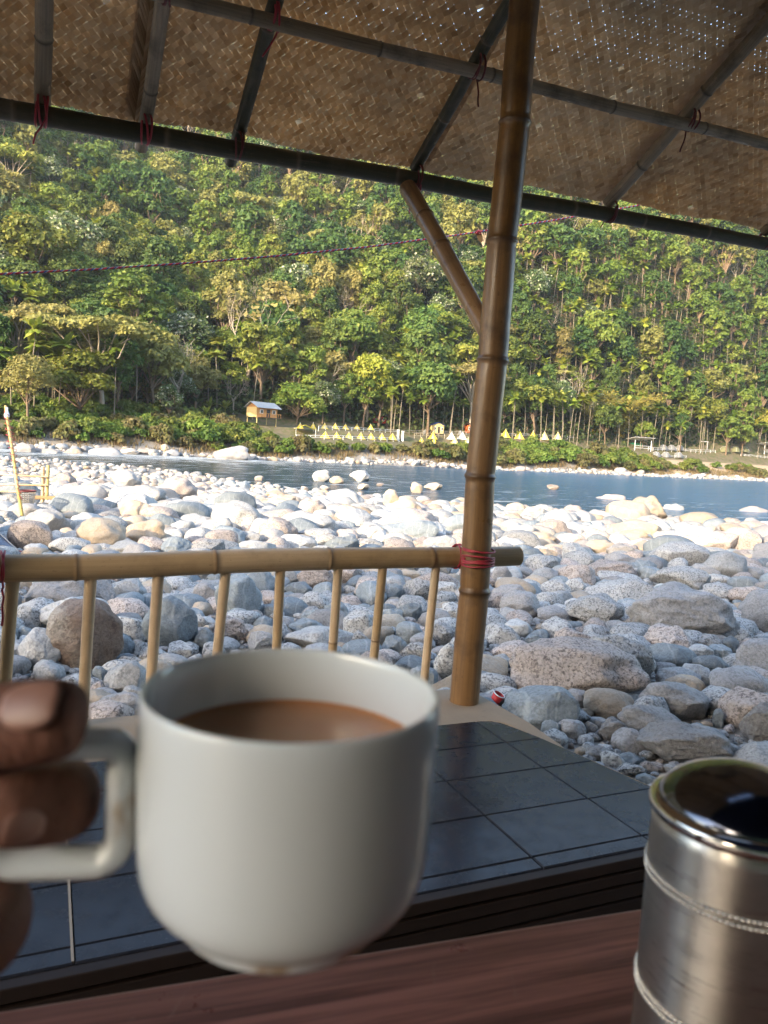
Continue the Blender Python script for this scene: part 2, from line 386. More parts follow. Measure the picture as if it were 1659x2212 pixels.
pn = [onv(x, y, 2.074)[2] for x, y in ((1100, 262), (1090, 520), (1072, 779), (1047, 1030), (1022, 1277))]
post = bamboo('post', postp(-.05), postp(2.575), .0475, .0455, BB_POST, None, nodes=sorted((z+.05)*np.linalg.norm(dirp) for z in pn), seed=3, n=32, step=.31, ridge=.085, bend=.0035)
into(post)
into(bamboo('post', UV(-.205, 2.09, -.05), UV(-.19, 2.09, 2.5), .046, .044, BB_POST, None, seed=9, step=.32))
for uu, vv in ((-1.7, 2.08), (3.6, 2.09), (-1.7, -1.9), (3.6, -1.9), (1.3, -1.9)):
    into(bamboo('post', UV(uu, vv, -.05), UV(uu, vv, 2.5+RISE*(uu+.1)), .046, .044, BB_POST, None, seed=int(uu*10), step=.32))
into(bamboo('brace', onv(880, 407, 2.72), onv(1066, 735, 2.075), .034, .0295, BB_POST, None, nodes=[.2, .40], seed=5, n=24))
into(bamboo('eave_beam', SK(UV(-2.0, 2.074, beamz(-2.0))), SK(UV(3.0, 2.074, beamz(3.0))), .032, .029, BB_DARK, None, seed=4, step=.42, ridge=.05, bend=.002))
RAFT = [-1.5, -.95, -.45, -.02, .215, .445, .96, 1.655, 2.36, 2.9]
for i, uu in enumerate(RAFT):
    over = {3: -.055, 4: -.10, 5: -.10}.get(i, -.05 if i < 3 else -.01)
    r = [.018, .018, .018, .0185, .0165, .017, .0165, .019, .018, .018][i]
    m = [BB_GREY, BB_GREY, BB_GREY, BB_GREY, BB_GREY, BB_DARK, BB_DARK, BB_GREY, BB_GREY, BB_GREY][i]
    w1 = 2.9
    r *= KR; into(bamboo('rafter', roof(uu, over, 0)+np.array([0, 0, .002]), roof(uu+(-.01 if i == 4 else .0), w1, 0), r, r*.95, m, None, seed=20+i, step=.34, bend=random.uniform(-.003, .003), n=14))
for w, r in ((.352, .0165), (1.45, .017), (2.6, .02)):
    c = roof(0, w, -.032); into(bamboo('purlin', roof(-2, w, -.034), roof(3, w-.01, -.034), r*.93*KR, r*KR, BB_GREY, None, seed=int(w*10), step=.44, n=14))
# the woven mats: every strip is real geometry in a two-over two-under twill
def mat_material(name, c1, c2, c3, glow):
    m, nt, b = newmat(name, .55, spec=.35); n = N(nt)
    t = n.n('Attribute', attribute_name='tone').outputs['Fac']; pos = n.n('NewGeometry').outputs['Position']
    c = n.ramp(t, [(0, c2), (.45, c1), (1, c3)])
    c = n.mix(n.ramp(n.noise(pos, 3.5, 5, .65), [(.45, 0), (.75, .6)]), c, c2)
    n.l(c, b.inputs['Base Color'])
    tr = n.n('BsdfTranslucent'); n.l(n.mix(.5, c, (.60, .36, .15)), tr.inputs[0])
    mx = n.n('MixShader'); n.l(n.math('MULTIPLY', n.ramp(n.noise(pos, 2.3, 3), [(.35, .35), (.75, 1)]), glow), mx.inputs[0])
    n.l(b.outputs[0], mx.inputs[1]); n.l(tr.outputs[0], mx.inputs[2]); n.l(mx.outputs[0], nt.nodes['Material Output'].inputs[0]); return m
MAT = mat_material('woven_bamboo_strip', (.50, .345, .20), (.24, .145, .075), (.68, .52, .34), .60)
MATP = mat_material('pale_woven_bamboo_strip', (.56, .42, .27), (.32, .22, .13), (.70, .57, .40), .55)
def weave(name, u0, u1, w0, w1, h0, ang, mt, sw=.0148, seed=0, edge=None, cut=None, gap=.978, hgt=.0032):
    rg = np.random.default_rng(seed); a = radians(ang); ca, sa = cos(a), sin(a); cu, cw = (u0+u1)/2, (w0+w1)/2
    K = int(math.hypot(u1-u0, w1-w0)/2/sw)+2; idx = np.arange(-K, K+1); I, J = np.meshgrid(idx, idx, indexing='ij')
    def pos(x, y): return cu+x*ca-y*sa, cw+x*sa+y*ca
    Vs = []; tone = []
    for d in (0, 1):
        n = len(idx); wob = rg.normal(0, .0012, n); wid = sw*rg.uniform(gap, 1.0, n); st = rg.uniform(0, 1, n); st[rg.random(n) < .08] = rg.choice([0, 1])
        A, B = (I, J) if d == 0 else (J, I)          # A runs along the strip, B numbers the strip
        ph = (I+J+ (rg.integers(0, 1))) % 4; over = (ph < 2) if d == 0 else (ph >= 2)
        def hh(di):
            ii, jj = (I+di, J) if d == 0 else (I, J+di); o2 = ((ii+jj) % 4 < 2) if d == 0 else ((ii+jj) % 4 >= 2); return np.where(o2, 1., -1.)
        h = hh(0)*hgt; hs = (hh(0)+hh(-1))/2*hgt; he = (hh(0)+hh(1))/2*hgt
        off = wob[B+K]*.25; hw = wid[B+K]/2*(1-.05*rg.random(B.shape)**3-.14*(rg.random(B.shape) < .045)); xx = A*sw; yy = B*sw+off; tl = rg.normal(0, .0004, n)[B+K]
        q = []
        for (dx, dy, hz) in ((-.5, -1, hs), (-.5, 1, hs), (.5, 1, he), (.5, -1, he)):
            px_, py_ = xx+dx*sw, yy+dy*hw
            x, y = (px_, py_) if d == 0 else (py_, px_)
            uu, ww = pos(x, y); sag = .010*np.sin(uu*2.3+seed)*np.sin(ww*3.1+1)+.006*np.sin(uu*7+2*seed)*np.sin(ww*6+.3)
            q.append(np.stack([uu, ww, h0+hz+dy*tl+sag], -1))
        Q = np.stack(q, 2).reshape(-1, 4, 3); run = ((I+J)//4+7*B) % 97; rnd = rg.random(97); tn = (st[B+K]*.45+rnd[run]*.40+rg.uniform(0, .15, B.shape)).ravel(); tn = np.where(rg.random(tn.shape) < .03, rg.uniform(0, 1, tn.shape), tn)
        c = Q.mean(1); e = .012*np.sin(c[:, 0]*13+seed)+.004*np.sin(c[:, 0]*41)
        mg_ = sw*.45; keep = (c[:, 0] > u0-mg_) & (c[:, 0] < u1+mg_) & (c[:, 1] > w0+e*.6-mg_) & (c[:, 1] < w1+mg_); Q[..., 1] = np.maximum(Q[..., 1], w0+(.6*e)[:, None]); Q[..., 0] = np.clip(Q[..., 0], u0, u1)
        if cut is not None: keep &= cut(c[:, 0], c[:, 1])
        keep &= ~(rg.random(len(c)) < .0012)
        Vs.append(Q[keep]); tone.append(tn[keep])
    Q = np.concatenate(Vs); V = vec_roof(Q[..., 0].ravel(), Q[..., 1].ravel(), Q[..., 2].ravel())
    me = np_mesh(name, V, np.arange(len(V)).reshape(-1, 4), {'tone': np.concatenate(tone)})
    o = link(name, me, None, mt)
    if edge is not None:                             # plaited selvage: short folded strips in a chevron
        ue, wid = edge; mb = MB(); rg2 = random.Random(seed); w = w0
        while w < w1-.03:
            for sgn in (-1, 1):
                a0 = (ue, w, h0-.004); a1 = (ue+sgn*wid, w+.045, h0-.003); pw = .0085
                c = [(a0[0], a0[1]-pw, a0[2]-.002), (a1[0], a1[1]-pw, a1[2]), (a1[0], a1[1]+pw, a1[2]), (a0[0], a0[1]+pw, a0[2]+.003)]
                mb.add([roof(*p) for p in c], [(0, 1, 2, 3)], smooth=False)
            w += .0165*rg2.uniform(.9, 1.1)
        b = mb.build('plaited_edge', MAT); at = b.data.attributes.new('tone', 'FLOAT', 'FACE'); at.data.foreach_set('value', [rg2.uniform(.1, 1) for _ in b.data.polygons]); into(b); b.parent = o
        o.parent = shelter; o.data.transform(SI); b.matrix_parent_inverse = Matrix(); return o
    return into(o)
weave('roof_mat', -2.0, .235, -.045, 1.75, .021, 44, MAT, seed=1)
weave('roof_mat', .165, 1.0, -.03, 1.6, .026, 46, MAT, seed=2, edge=(.192, .022))
weave('roof_mat', .965, 1.69, -.03, .95, .033, 45, MATP, seed=3, gap=.985, hgt=.0020, cut=lambda u, w: w < .95-.30*(u-.965))
weave('roof_mat', 1.63, 3.0, -.035, 1.75, .040, 47, MAT, seed=4, gap=.985, hgt=.0017)
weave('roof_mat', .95, 1.70, .60, 1.75, .075, 41, MAT, seed=5, gap=.985, hgt=.0017)
# ridge and rear slope, behind and above the viewer
def rear():
    mb = MB(); w1 = 1.72
    a = [roof(u, w1, .05) for u in (-2.0, 3.0)]; b = [SK(UV(u, -1.9, beamz(u)+.05)) for u in (-2.0, 3.0)]
    t = np.array([0, 0, .012]); mb.add([a[0], a[1], b[1], b[0], a[0]+t, a[1]+t, b[1]+t, b[0]+t], [(0, 1, 2, 3), (4, 7, 6, 5), (0, 4, 5, 1), (1, 5, 6, 2), (2, 6, 7, 3), (3, 7, 4, 0)], smooth=False)
    mt_b, nb_, bb_ = newmat('lid_reflection_blue', .6, (.012, .022, .06))  # invented blue lining, coloured for a blue reflection in the canister lid
    into(mb.build('rear_roof_sheet', mt_b))
rear()
into(bamboo('ridge_pole', roof(-2.05, 1.74, -.02), roof(3.05, 1.74, -.02), .03, .03, BB_GREY, None, seed=77))
into(bamboo('rear_beam', SK(UV(-2.0, -1.8, beamz(-2)+.04)), SK(UV(3.0, -1.8, beamz(3)+.04)), .025, .025, BB_GREY, None, seed=78))
def side_wall():  # invented wall out of view, added to darken the mug's right side
    mb = MB(); k = 30; V = []
    for i in range(k+1):
        v = -2.3+2.9*i/k; o = .012*(-1)**i
        V += [UV(1.8+o, v, .02), UV(1.8+o, v, 2.15)]
    mb.add(V, [(2*i, 2*i+2, 2*i+3, 2*i+1) for i in range(k)], smooth=False); o = mb.build('side_wall', newmat('added_dark_wall', .7, (.035, .026, .02))[0]); s = o.modifiers.new('s', 'SOLIDIFY'); s.thickness = .012; into(o)
side_wall()
# lashings where the poles cross
for i in (3, 4, 5, 6, 7, 8):
    uu = RAFT[i]; c = SK(UV(uu, 2.066, beamz(uu)+.018))
    into(wrap('lashing', c+np.array([0, 0, -.004]), EU, .043, 2.6 if i != 3 else 3.2, .010, .0038, CORD_RED if i < 5 else CORD_DARK, None, tail=1 if i in (3, 7) else 0, seed=i, tailpts=[-.6, -.1]))
    if i > 3:
        c = roof(uu, .352, -.018); into(wrap('lashing', c, EU, .038, 2.4, .011, .0037, CORD_RED if i == 5 else CORD_DARK, None, tail={5: 1, 6: 1, 7: 1}.get(i, 0), seed=40+i, tailpts=[-1.5, -.2]))
into(wrap('lashing', onv(893, 402, 2.77), EU, .044, 2.5, .01, .003, CORD_RED, None, tail=1, seed=90, tailpts=[-1.4]))

# ================================================================ RAILING
rail = thing('bamboo_railing', 'tan bamboo railing with a thick top pole and thin round balusters, tied to the post', 'railing', UV(.6, 2.03, .35))
RI = Matrix.Translation(-Vector(rail.location))
def intor(o): o.parent = rail; o.data.transform(RI); return o
VR = 2.158
ra = onv(-110, 1229, VR); rb = onv(1119, 1199, VR); Lr = np.linalg.norm(rb-ra); dr_ = (rb-ra)/Lr
def raild(x, y): return float((onv(x, y, VR)-ra) @ dr_)
intor(bamboo('top_rail', ra, rb, .0355, .0325, BB_RAIL, None, nodes=[raild(165, 1218), raild(463, 1209), raild(710, 1203), raild(929, 1201)], n=32, seed=31, step=.33, hollow=True, ridge=.06))
for i, (xt, yt, xb, yb, r) in enumerate(((27, 1255, 12, 1460, .0165), (195, 1250, 183, 1455, .0155), (343, 1245, 328, 1445, .015), (487, 1238, 470, 1405, .0148), (605, 1232, 597, 1400, .0142), (730, 1230, 718, 1400, .0140), (827, 1228, 808, 1415, .0140), (942, 1228, 918, 1450, .0138))):
    a = onv(xt, yt, VR); b = onv(xb, yb, VR); d = (b-a)/(a-b)[2]; b = a+d*(a[2]-.352)
    intor(bamboo('baluster', b, a+np.array([0, 0, .012]), r*.97, r*1.03, BB_RAIL, None, seed=60+i, n=16, step=.45, nodes=[.19] if i in (5, 6) else [random.uniform(.02, .06)], ridge=.12))
for z, tn, s in ((.840, 1.3, 1), (.812, 2.6, 2), (.800, 2.2, 3)):
    pz = postp(z); intor(wrap('lashing', pz+EV*-.004, dirp, .0485, tn, .006, .0032, CORD_RED, None, tail=0, seed=s))
pz = postp(.816); intor(wrap('lashing', onv(992, 1203, VR-.02)+EV*.012, dr_, .037, 3.2, .006, .0030, CORD_RED, None, seed=8))
mb = MB()
intor(wrap('lashing', onv(4, 1224, VR), dr_, .0375, 2.4, .007, .0030, CORD_RED, None, tail=0, seed=12))
tl = [onv(5, 1255, VR-.045)]
for k, (x, y) in enumerate(((7, 1268), (4, 1275), (8, 1290), (5, 1310), (6, 1335), (4, 1352))): tl.append(onv(x, y, VR-.05+.004*(k % 2)))
mb.tube(tl, .0028, 6); intor(mb.build('cord_end', CORD_RED))

# ================================================================ TILED BENCH
bench = thing('tiled_bench', 'long bench topped with glossy dark slate tiles, pale cement ledge at its rim', 'bench', UV(.6, 1.6, 0))
BI = Matrix.Translation(-Vector(bench.location))
def intob(o): o.parent = bench; o.data.transform(BI); return o
mt_, ntt, bt = newmat('dark_tile', .22, spec=.15); n = N(ntt); pos = n.n('NewGeometry').outputs['Position']; tn = n.n('Attribute', attribute_name='tone').outputs['Fac']
c = n.mix(tn, (.014, .017, .026), (.024, .027, .038)); c = n.mix(n.ramp(n.noise(pos, 14, 6, .7), [(.52, 0), (.8, .4)]), c, (.045, .042, .042))
n.l(c, bt.inputs['Base Color']); n.l(n.ramp(n.noise(pos, 22, 7, .75), [(.3, .16), (.7, .34)]), bt.inputs['Roughness']); n.bump(n.noise(pos, 6, 3), bt, .05, .01)
mg, ntg, bgm = newmat('dark_grout', .9, (.022, .021, .022)); mlg, _, _ = newmat('pale_grout', .9, (.30, .26, .22))
mc, ntc, bc = newmat('cement_ledge', .85); n = N(ntc); pos = n.n('NewGeometry').outputs['Position']
c = n.mix(n.noise(pos, 9, 6), (.40, .31, .22), (.29, .225, .165)); c = n.mix(n.ramp(n.noise(pos, 60, 3), [(.6, 0), (.75, .5)]), c, (.14, .11, .08)); n.l(c, bc.inputs['Base Color']); n.bump(n.noise(pos, 50, 5), bc, .25, .004)
def right_u(v): return 1.268+(1.883-v)*.238
VN, VF = 1.165, 1.905
def tiles():
    us = [.055+.2825*k for k in range(-7, 6)]; vs = [VN, 1.205, 1.385, 1.565, 1.738, VF]; g = .0014; mb = MB(); tone = []
    for i in range(len(us)-1):
        for j in range(len(vs)-1):
            u0, u1, v0, v1 = us[i]+g, us[i+1]-g, vs[j]+g, vs[j+1]-g
            if vs[j] == VN: v0 = VN
            def cl(u, v): return (min(u, right_u(v)), v)
            poly = [cl(u0, v0), cl(u1, v0), cl(u1, v1), cl(u0, v1)]
            if poly[1][0]-poly[0][0] < .012: continue
            if j == len(vs)-2 and i == 11 or (u1 > right_u(v1) and j == len(vs)-2):   # rounded far corner
                a = poly[2]; poly[2:3] = [(a[0], v1-.05), (a[0]-.012, v1-.025), (a[0]-.035, v1-.008), (a[0]-.075, v1)]
            k = len(poly); e = .002; cx = sum(p[0] for p in poly)/k; cv = sum(p[1] for p in poly)/k
            ins = [(p[0]+(e if p[0] < cx else -e), p[1]+(e if p[1] < cv else -e)) for p in poly]
            zt = .352+random.uniform(-.0006, .0006)
            V = [UV(a, b, .340) for a, b in poly]+[UV(a, b, zt-.003) for a, b in poly]+[UV(a, b, zt) for a, b in ins]
            f = [tuple(range(2*k, 3*k))]+[(q*k+s, q*k+(s+1) % k, (q+1)*k+(s+1) % k, (q+1)*k+s) for q in (0, 1) for s in range(k)]
            mb.add(V, f, smooth=False); tone += [random.random()]*len(f)
    o = mb.build('tile_top', mt_); at = o.data.attributes.new('tone', 'FLOAT', 'FACE'); at.data.foreach_set('value', tone); intob(o)
    g_ = prism([(-1.95, VN+.003), (right_u(VN)-.002, VN+.003), (right_u(VF)-.03, VF), (-1.95, VF)], .30, .3472, 'grout', mg); intob(g_)
    p = prism([(.0515, VN+.004), (.0555, VN+.004), (.0565, 1.9), (.0525, 1.9)], .34, .3522, 'grout_line', mlg); intob(p)
tiles()
intob(prism([(-2.0, VF+.001), (right_u(VF)-.03, VF+.001), (right_u(VF-.02)+.002, VF-.03), (right_u(1.5)+.002, 1.5), (right_u(VN)+.002, VN+.01), (right_u(VN)+.008, VN+.01), (right_u(1.66)+.008, 1.66), (1.345, 1.86), (1.325, 2.20), (-2.0, 2.215)][::1], .20, .349, 'cement_ledge', mc, bevel=.004))
intob(prism([(-2.0, VN+.02), (1.40, VN+.02), (1.30, 2.18), (-2.0, 2.195)], -.1, .298, 'bench_body', mf))
mw, ntw, bw = newmat('dark_trim_wood', .5, (.02, .014, .012), spec=.2); n = N(ntw); pos = n.n('NewGeometry').outputs['Position']
n.l(n.mix(n.noise(pos, 8, 6, .7), (.030, .019, .015), (.014, .010, .009)), bw.inputs['Base Color'])
mb = MB(); Mz = AL
for k, (z, h, dv) in enumerate(((.337, .026, 0), (.305, .026, .004), (.272, .030, .008), (.23, .045, .010), (.16, .07, .010))):
    mb.box(UV(-.3, VN-.012+dv, z), (3.46, .024, h-.003), rz=Mz)
mb.box(UV(-.3, VN+.006, .24), (3.44, .012, .2), rz=Mz)
intob(mb.build('front_trim', mw, bevel=.002))

# ================================================================ TABLE
table = thing('dining_table', 'reddish brown wood-grain table in the foreground with scuffed top', 'table', UV(.3, 0, 0))
TI = Matrix.Translation(-Vector(table.location))
mtb, ntb, btb = newmat('red_brown_laminate', .38, spec=.4); n = N(ntb); pos = n.n('NewGeometry').outputs['Position']
ro = n.n('VectorRotate', rotation_type='Z_AXIS'); ro.inputs['Angle'].default_value = -(AL-.10); n.l(pos, ro.inputs['Vector'])
g1 = n.noise(n.scale(ro.outputs[0], (3, 95, 1)), 1.0, 6, .65, .3); g2 = n.noise(n.scale(ro.outputs[0], (2.0, 14, 1)), 1.0, 4, .6, .6)
c = n.mix(n.ramp(g1, [(.40, 0), (.60, 1)]), (.095, .036, .032), (.27, .118, .10)); c = n.mix(n.ramp(g2, [(.4, 0), (.7, .6)]), c, (.065, .032, .027))
sc = n.ramp(n.noise(n.scale(pos, (40, 9, 1)), 1.0, 5, .8, 1.2), [(.62, 0), (.72, .35)]); c = n.mix(sc, c, (.22, .16, .14)); n.l(c, btb.inputs['Base Color'])
n.l(n.ramp(n.noise(pos, 18, 6, .7), [(.3, .26), (.7, .5)]), btb.inputs['Roughness']); n.bump(g1, btb, .08, .002)
def intot(o): o.parent = table; o.data.transform(TI); return o
intot(prism([(-1.0, .575), (1.3, .355), (1.3, -.42), (-1.0, -.42)], .768, .80, 'tabletop', mtb, bevel=.003))
for (a, b) in ((-.9, .45), (1.2, .25), (-.9, -.33), (1.2, -.33)):
    mb = MB(); mb.box(UV(a, b, .394), (.05, .05, .748), rz=AL); intot(mb.build('leg', mw, bevel=.003))

# ================================================================ CANISTER
def canister():
    CD = .374; rim = px(1608, 1741, CD); z1 = rim[2]; Rr = 187*CD/FPX; base = np.array([rim[0], rim[1], .80])
    zb1 = px(1608, 1900, CD)[2]-.80; zb2 = px(1608, 2165, CD)[2]-.80; H = z1-.80
    t = thing('steel_canister', 'brushed steel canister with domed lid and beaded bands on the table', 'canister', base)
    m, nt, b = newmat('brushed_steel', .30, (.48, .46, .43), 1.0); n = N(nt); uv = n.n('UVMap').outputs[0]
    st = n.noise(n.scale(uv, (6, 900, 1)), 1.0, 3, .7); n.l(n.ramp(st, [(.3, .24), (.7, .42)]), b.inputs['Roughness']); b.inputs['Anisotropic'].default_value = .75; b.inputs['Anisotropic Rotation'].default_value = .25; tg = n.n('Tangent', direction_type='UV_MAP'); n.l(tg.outputs[0], b.inputs['Tangent'])
    n.bump(st, b, .05, .001)
    bl = n.noise(n.n('TexCoord').outputs['Object'], 30, 5); n.l(n.ramp(bl, [(.3, (.40, .385, .36)), (.7, (.54, .52, .49))]), b.inputs['Base Color'])
    ml, ntl, bll = newmat('polished_steel', .09, (.60, .585, .56), 1.0); nl = N(ntl); nl.l(nl.ramp(nl.noise(nl.n('TexCoord').outputs['Object'], 40, 5), [(.35, .06), (.8, .17)]), bll.inputs['Roughness'])
    mb = MB(); pr = [(0, .0015), (Rr*.93, .0012), (Rr*.975, 0), (Rr*.99, .003)]
    for z in np.linspace(.006, zb2-.006, 6): pr.append((Rr, z))
    for zz in (zb2, zb1):
        pr += [(Rr, zz-.0030), (Rr, zz+.0030)]
    pr += [(Rr, z) for z in np.linspace(zb1+.006, H-.008, 6)]+[(Rr-.0008, H-.007), (Rr-.0008, H-.005)]
    mb.lathe((0, 0, 0), pr, 96); mb.build('body', m, t)
    mb = MB(); mb.lathe((0, 0, 0), [(Rr+.0004, H-.0062), (Rr+.0016, H-.0055), (Rr+.0020, H-.0030), (Rr+.0016, H-.0008), (Rr+.0002, H+.0004), (Rr-.002, H+.0012), (Rr-.0026, H+.0012), (Rr-.0032, H+.0004)], 96)
    o = mb.build('lid', ml, t); s = o.modifiers.new('s', 'SUBSURF'); s.levels = s.render_levels = 1
    md, nd_, bd = newmat('dark_blue_polished_dome', .13, (.13, .137, .165), 1.0, .6)
    mb = MB(); q = Rr-.0026; mb.lathe((0, 0, 0), [(q*cos(a), H+.0008+.0185*sin(a)**1.25) for a in np.linspace(0, pi/2*.995, 14)]+[(0, H+.0193)], 96)
    o = mb.build('lid_dome', md, t); s = o.modifiers.new('s', 'SUBSURF'); s.levels = s.render_levels = 1
    for zz in (zb1, zb2):
        bm = bmesh.new(); k = 110
        for row, dz in ((0, .0017), (1, -.0017)):
            for i in range(k):
                a = 2*pi*(i+.5*row)/k
                bmesh.ops.create_icosphere(bm, subdivisions=1, radius=.00145, matrix=Matrix.Translation(((Rr+.0001)*cos(a), (Rr+.0001)*sin(a), zz+dz)))
        for f in bm.faces: f.smooth = True
        me = bpy.data.meshes.new('bead_band'); bm.to_mesh(me); bm.free(); link('bead_band', me, t, ml)
canister()

# ================================================================ MUG OF TEA
MD = .2076; MR = px(632, 1484, MD); MUG = MR-np.array([0, 0, .0625])
def mug():
    t = thing('tea_mug', 'plain white ceramic mug of milky tea held up over the table', 'mug', MUG)
    m, nt, b = newmat('white_glaze', .12, (.70, .72, .725), spec=.5); b.inputs['Coat Weight'].default_value = .3; b.inputs['Coat Roughness'].default_value = .06
    n = N(nt); ob = n.n('TexCoord').outputs['Object']
    stn = n.n('VectorMath', operation='DISTANCE'); n.l(ob, stn.inputs[0]); stn.inputs[1].default_value = (-.041, -.006, .030)
    far = n.ramp(n.math('MULTIPLY', stn.outputs['Value'], 30), [(.15, .22), (.5, 0)])
    st = n.math('MULTIPLY', n.ramp(n.math('ADD', n.noise(n.scale(ob, (1, 1, .35)), 120, 4, .6), far), [(.62, 0), (.75, 1)]), n.ramp(far, [(.02, 0), (.1, .7)]))
    foot = n.n('SeparateXYZ'); n.l(ob, foot.inputs[0]); ft = n.math('MULTIPLY', n.ramp(n.math('MULTIPLY', foot.outputs[2], 100), [(.25, 1), (.6, 0)]), n.ramp(n.noise(ob, 60, 3), [(.45, 0), (.6, .8)]))
    c = n.mix(n.math('MAXIMUM', st, ft), (.61, .665, .70), (.30, .19, .08)); n.l(c, b.inputs['Base Color'])
    pr = [(0, .0035), (.022, .0032), (.0245, .0003), (.027, 0), (.0287, .0004), (.0292, .0036), (.0312, .0052), (.0352, .0080), (.0380, .0125), (.0393, .0190), (.0397, .035), (.0398, .052), (.0400, .0655), (.0398, .0680), (.0392, .0690), (.0384, .0688), (.0378, .0675), (.0374, .063), (.0371, .045), (.0366, .028), (.034, .0155), (.025, .0095), (0, .0085)]
    mb = MB(); mb.lathe((0, 0, 0), pr, 72); mb.v = [(a, b_, c_ if c_ < .02 else .02+(c_-.02)*(.0425/.049)) for a, b_, c_ in mb.v]; o = mb.build('cup_body', m, t); s = o.modifiers.new('s', 'SUBSURF'); s.levels = s.render_levels = 1
    # handle: a rounded ring, turned a little towards the viewer
    h = np.array([-cos(radians(9)), -sin(radians(9)), 0]); za, zb_, ri, ro = .0625-.0155, .0625-.0480, .0435, .0815
    pts = []
    def arc(cx, cz, r, a0, a1, k=8):
        for i in range(k+1): a = radians(a0+(a1-a0)*i/k); pts.append((cx+r*cos(a), cz+r*sin(a)))
    arc(ri+.004, za-.004, .004, 180, 90); arc(ro-.0135, za-.0135, .0135, 90, 0); arc(ro-.0145, zb_+.0145, .0145, 0, -90); arc(ri+.007, zb_+.007, .007, -90, -180)
    P = [h*a+np.array([0, 0, z]) for a, z in pts]
    mb = MB(); mb.tube(P, [.0042]*len(P), 14, closed=True, flat=1.0); V = np.array(mb.v)
    k = np.cross(h, [0, 0, 1.]); d = V @ k; V = V+np.outer(d*.35, k); mb.v = [tuple(p) for p in V]
    o = mb.build('handle', m, t); s = o.modifiers.new('s', 'SUBSURF'); s.levels = s.render_levels = 1
    mt, ntt, bt = newmat('milk_tea', .12, (.30, .125, .05)); nn = N(ntt); tc = nn.n('TexCoord').outputs['Object']
    nn.l(nn.mix(nn.noise(tc, 60, 4, .6), (.38, .17, .075), (.46, .23, .11)), bt.inputs['Base Color'])
    mb = MB(); zt = .0450; mb.lathe((0, 0, 0), [(0, zt), (.02, zt), (.0355, zt), (.0366, zt+.0004), (.0373, zt+.0016)], 72); mb.build('tea', mt, t)
mug()

